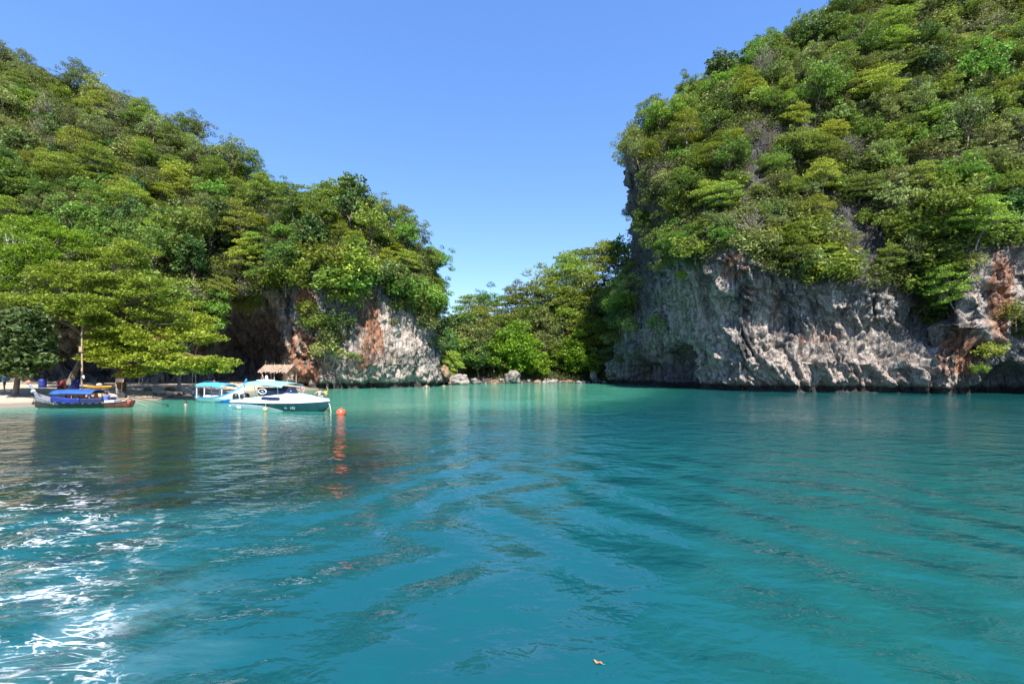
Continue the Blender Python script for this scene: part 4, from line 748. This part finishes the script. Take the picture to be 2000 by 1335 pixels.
# barrels and crates in the shade of the overhang
BP = plain('shaded_blue_plastic', (.01, .025, .2), .45, .3); RP = plain('shaded_red_plastic', (.17, .02, .02), .5, .3); LP = plain('pale_blue_plastic', (.14, .17, .38), .5, .3)  # blue and red darkened so the beach shade sits in their colour
def barrel(px, Y, m, lab, r=.3, h=.9, nm='barrel', cat='barrel'):
    b = onsand(px, Y); o = empty(nm, b); tag(o, lab, cat); MB().lathe([(.001, 0), (r * .92, 0), (r, .06), (r, h * .3), (r * 1.06, h * .34), (r, h * .38), (r, h * .63), (r * 1.06, h * .67), (r, h * .71), (r, h - .06), (r * .9, h), (r * .88, h - .02), (.001, h - .02)], (0, 0, 0), 16).build('drum', m, o, True); MB().lathe([(.001, 0), (.05, 0), (.05, .04), (.001, .04)], (r * .5, 0, h - .02), 8).build('bung', BLACK, o)
barrel(139, 48, LP, 'pale blue plastic barrel on the sand behind the longtail canopy', .26, .75); barrel(147, 49.5, BP, 'shade-darkened blue plastic barrel beside the pale blue one', .34, 1.05); barrel(120, 50, RP, 'shade-darkened red plastic barrel in the shade under the overhang', .36, .95); barrel(83, 51, BP, 'shade-darkened blue plastic barrel standing alone in the shade', .34, 1.0)
# rope swings under the trees
def swing(px, Y, py0, lab):
    top = P(px, 690, Y); z = P(px, py0, Y)[2]; o = empty('rope_swing', (top[0], Y, z)); tag(o, lab, 'swing', 'rope swings')
    for s in (-.18, .18): MB().tube([(s, 0, 0), (s * .9, 0, top[2] - z)], .02, 5).build('rope', ROPE, o)
    MB().box((0, 0, -.01), (.5, .2, .05)).build('seat', WOODL, o)
swing(275, 48, 747, 'rope swing with a wooden seat hanging beside the board sign tree'); swing(379, 49, 752, 'rope swing with a wooden seat hanging near the blue and white longtail')
def drift(px, Y, L_, a, lab): 
    p = onsand(px, Y); o = tag(MB().tube([(-L_ / 2, 0, .05), (0, .05, .14), (L_ / 2, 0, .1)], [.09, .08, .05], 7).tube([(0, .05, .12), (L_ * .2, .3, .35)], [.05, .02], 5).build('driftwood_log', WOODL, None, True), lab, 'log'); o.location = p; o.rotation_euler = (0, .15, a)
drift(258, 49.5, 1.6, -.5, 'pale driftwood log slanting on the sand beside the board sign'); drift(290, 47.5, 1.3, .2, 'short driftwood log lying near the tail of the dark longtail')
# floating leaf
mb = MB(); mb.grid([[(-.05 + .1 * i / 8, w2 * .02 * math.sin(math.pi * (i + .15) / 8.3), .012 + .006 * abs(w2) + .008 * math.cos(i)) for w2 in (-1, -.5, 0, .5, 1)] for i in range(9)]); lf = tag(mb.build('fallen_leaf', plain('orange_dead_leaf', (.5, .2, .08), .6, .3, 30), None, True, .002), 'single curled orange dead leaf floating on the open water', 'leaf'); lf.location = P(1168, 1295, 4.67) * [1, 1, 0]; lf.rotation_euler = (0, 0, -.6); MB().tube([(.05, 0, .012), (.075, .006, .02)], .0015, 4).build('stalk', WOODL, lf)

# ------------------------------------------------------------------ people
SKINS = [plain('skin_tan', (.42, .24, .16), .55, .1, 6), plain('skin_fair', (.6, .37, .28), .55, .1, 6), plain('skin_brown', (.26, .14, .085), .55, .1, 6)]
HAIRD = plain('dark_hair', (.02, .014, .01), .6, .2, 20)
def cl(name, c): return plain(name, c, .85, .15, 6)
def person(label, loc, rz, pose, skin=0, top=None, bottom=None, scale=1.0):
    J = dict(pelvis=(0, 0, .95), chest=(0, .02, 1.28), neck=(0, .01, 1.47), head=(0, .03, 1.58), crown=(0, .02, 1.68))
    for s, n in ((-1, 'l'), (1, 'r')):
        J.update({n + 'sh': (s * .17, 0, 1.42), n + 'el': (s * .26, .02, 1.14), n + 'wr': (s * .27, .1, .9), n + 'hip': (s * .09, 0, .9), n + 'kn': (s * .1, .03, .5), n + 'an': (s * .1, 0, .08), n + 'to': (s * .11, .16, .03)})
    J.update(pose); R_ = dict(pelvis=.135, chest=.14, neck=.058, head=.088, crown=.07, sh=.062, el=.042, wr=.032, hip=.088, kn=.058, an=.04, to=.035)
    E = [('pelvis', 'chest'), ('chest', 'neck'), ('neck', 'head'), ('head', 'crown')]
    for n in 'lr': E += [('chest', n + 'sh'), (n + 'sh', n + 'el'), (n + 'el', n + 'wr'), ('pelvis', n + 'hip'), (n + 'hip', n + 'kn'), (n + 'kn', n + 'an'), (n + 'an', n + 'to')]
    K = list(J); me = bpy.data.meshes.new('body'); me.from_pydata([J[k] for k in K], [(K.index(a), K.index(b)) for a, b in E], []); me.materials.append(SKINS[skin])
    o = empty('person', loc, rz); o.scale = (scale,) * 3; tag(o, label, 'person'); b = link('body', me, o); b.modifiers.new('skin', 'SKIN')
    for i, k in enumerate(K):
        r = R_.get(k, R_.get(k[1:], .05)); me.skin_vertices[0].data[i].radius = (r, r * (.72 if k in ('pelvis', 'chest') else 1)); me.skin_vertices[0].data[i].use_root = (k == 'pelvis')
    sb = b.modifiers.new('sub', 'SUBSURF'); sb.levels = sb.render_levels = 2
    for p in me.polygons: p.use_smooth = True
    hc = Vector(J['head']); cr = Vector(J['crown']); ax = (cr - hc).normalized(); q = Vector((0, 0, 1)).rotation_difference(ax).to_matrix()
    hm = MB().lathe([(.001, .125), (.06, .115), (.1, .06), (.108, .0), (.1, -.06)], (0, -.02, .03), 12); hm.v = [tuple(q @ Vector(v) + hc) for v in hm.v]; hm.build('hair', HAIRD, o, True)
    fm = MB().lathe(ball(.014, 4), (0, .1, -.005), 6).box((0, .092, -.05), (.045, .01, .012)); 
    for s in (-1, 1): fm.lathe(ball(.012, 4), (s * .034, .085, .02), 6).lathe(ball(.018, 4), (s * .092, 0, 0), 6)
    fm.v = [tuple(q @ Vector(v) + hc) for v in fm.v]; fm.build('face', SKINS[skin], o, True)
    for n in 'lr':
        wv, ev = Vector(J[n + 'wr']), Vector(J[n + 'el']); d = (wv - ev).normalized(); sd_ = d.cross(Vector((0, 1, .2))).normalized(); hb_ = MB().tube([wv, wv + d * .05, wv + d * .09], [.03, .04, .036], 7, .5)
        for f in range(4): a = wv + d * .08 + sd_ * (.03 - .02 * f); hb_.tube([a, a + d * .04, a + d * (.075 - .008 * abs(f - 1.3)) + Vector((0, .012, 0))], [.009, .008, .006], 5)
        a = wv + d * .03 + sd_ * .034; hb_.tube([a, a + d * .03 + sd_ * .022, a + d * .055 + sd_ * .026], [.011, .009, .007], 5); hb_.build('hand', SKINS[skin], o, True)
    pv, ch, nk = Vector(J['pelvis']), Vector(J['chest']), Vector(J['neck'])
    if top:
        m = cl('clothing', top); t = MB().tube([pv, pv * .5 + ch * .5, ch, ch * .4 + nk * .6], [.155, .15, .172, .12], 12)
        for n in 'lr': t.tube([Vector(J[n + 'sh']) * .9 + ch * .1, Vector(J[n + 'sh']) * .45 + Vector(J[n + 'el']) * .55], [.082, .066], 8)
        t.build('shirt', m, o, True)
    if bottom:
        m = cl('clothing', bottom); t = MB().tube([pv + (ch - pv) * .15, pv, pv * .4 + (Vector(J['lhip']) + Vector(J['rhip'])) * .3], [.15, .155, .14], 12)
        for n in 'lr': t.tube([J[n + 'hip'], Vector(J[n + 'hip']) * .4 + Vector(J[n + 'kn']) * .6], [.105, .088], 8)
        t.build('shorts', m, o, True)
    return o
UP = dict(lel=(-.3, .1, 1.62), lwr=(-.22, .14, 1.88), rel=(.36, .08, 1.3), rwr=(.5, .2, 1.45)); OUT = dict(lel=(-.38, .08, 1.28), lwr=(-.58, .18, 1.25), rel=(.38, .08, 1.26), rwr=(.56, .2, 1.22))
SIT = dict(pelvis=(0, 0, .14), chest=(0, .04, .48), neck=(0, .05, .67), head=(0, .08, .78), crown=(0, .08, .88), lsh=(-.17, .04, .62), rsh=(.17, .04, .62), lel=(-.25, .16, .38), rel=(.25, .16, .38), lwr=(-.18, .38, .3), rwr=(.18, .38, .3), lhip=(-.09, .04, .12), rhip=(.09, .04, .12), lkn=(-.14, .45, .22), rkn=(.14, .45, .22), lan=(-.12, .5, -.2), ran=(.12, .5, -.2), lto=(-.12, .64, -.24), rto=(.12, .64, -.24))
LEAN = dict(chest=(0, .2, 1.22), neck=(0, .33, 1.34), head=(0, .43, 1.42), crown=(0, .48, 1.5), lsh=(-.17, .26, 1.32), rsh=(.17, .26, 1.32), lel=(-.22, .42, 1.12), rel=(.22, .42, 1.12), lwr=(-.2, .6, 1.2), rwr=(.2, .6, 1.2))
def wl(px, Y, depth): return ((px - HX) / F * Y, Y, -depth)
person('fair bather leaning on the stern of the dark longtail boat, knees in the water', wl(257, 37.9, .6), 1.9, LEAN, 1, None, (.4, .05, .05))
person('tanned bather standing close against the stern of the dark longtail boat', wl(249, 38.4, .75), 1.2, OUT, 0, None, (.05, .05, .08))
person('man in a blue shirt sitting in the dark longtail boat beside its engine', tuple(onboat(darkboat, (-1.75, .15, .4))), .5, SIT, 2, (.06, .12, .4), (.04, .04, .05))
person('swimmer up to the shoulders between the two longtail boats', wl(363, 40.8, 1.42), 2.6, OUT, 1, (.3, .06, .06))
person('bather with a raised arm in a yellow-orange vest beyond the speedboat bow', wl(637, 52, .75), 2.9, UP, 0, (.75, .35, .05), (.05, .05, .1))
person('bare-chested bather wading beside the one in the yellow-orange vest', wl(624, 51, .7), -2.4, OUT, 1, None, (.1, .1, .15))
person('pink-shirted person wading behind the speedboat windscreen', wl(591, 58, .35), 3.0, {}, 1, (.6, .3, .32), (.4, .3, .3))
person('small swimmer at the foot of the orange-stained cliff', wl(833, 84, 1.15), 3.0, OUT, 1)
person('sunburnt bather in red crouching in the water by the white boulder', wl(880, 92, .6), 2.8, LEAN, 1, (.55, .12, .1), (.4, .08, .08))
person('swimmer with only head and shoulders out of the water near the white boulder', wl(867, 90, 1.3), 2.8, OUT, 0)
p = onsand(378, 49.3); person('child in pale shirt standing on the sand by the rope swing', tuple(p), 3.0, {}, 0, (.5, .5, .55), (.1, .1, .15), .7)
p = onsand(9, 46); person('person in a light blue top standing under the dark large-leaved tree', tuple(p), 2.6, OUT, 2, (.1, .4, .6), (.05, .06, .1))
# loose stones along the far shore
r_ = np.random.default_rng(91)
for i in range(34):
    px = r_.uniform(905, 1180); Y = 112.6 + .1 * (px - HX) / F * 112 + r_.uniform(-1.2, 2.0); a = r_.uniform(.4, 1.3); p = ground(px, Y)
    boulder('stone', (p[0], p[1], max(p[2], 0) + a * .12), (a * 1.5, a * 1.2, a * .8), 40 + i % 9, 'small loose stone among the wave-washed rubble of the far shore', (GREYR, BRNR, GREYR, PALE)[i % 4], 'loose stones on the far shore', 12)
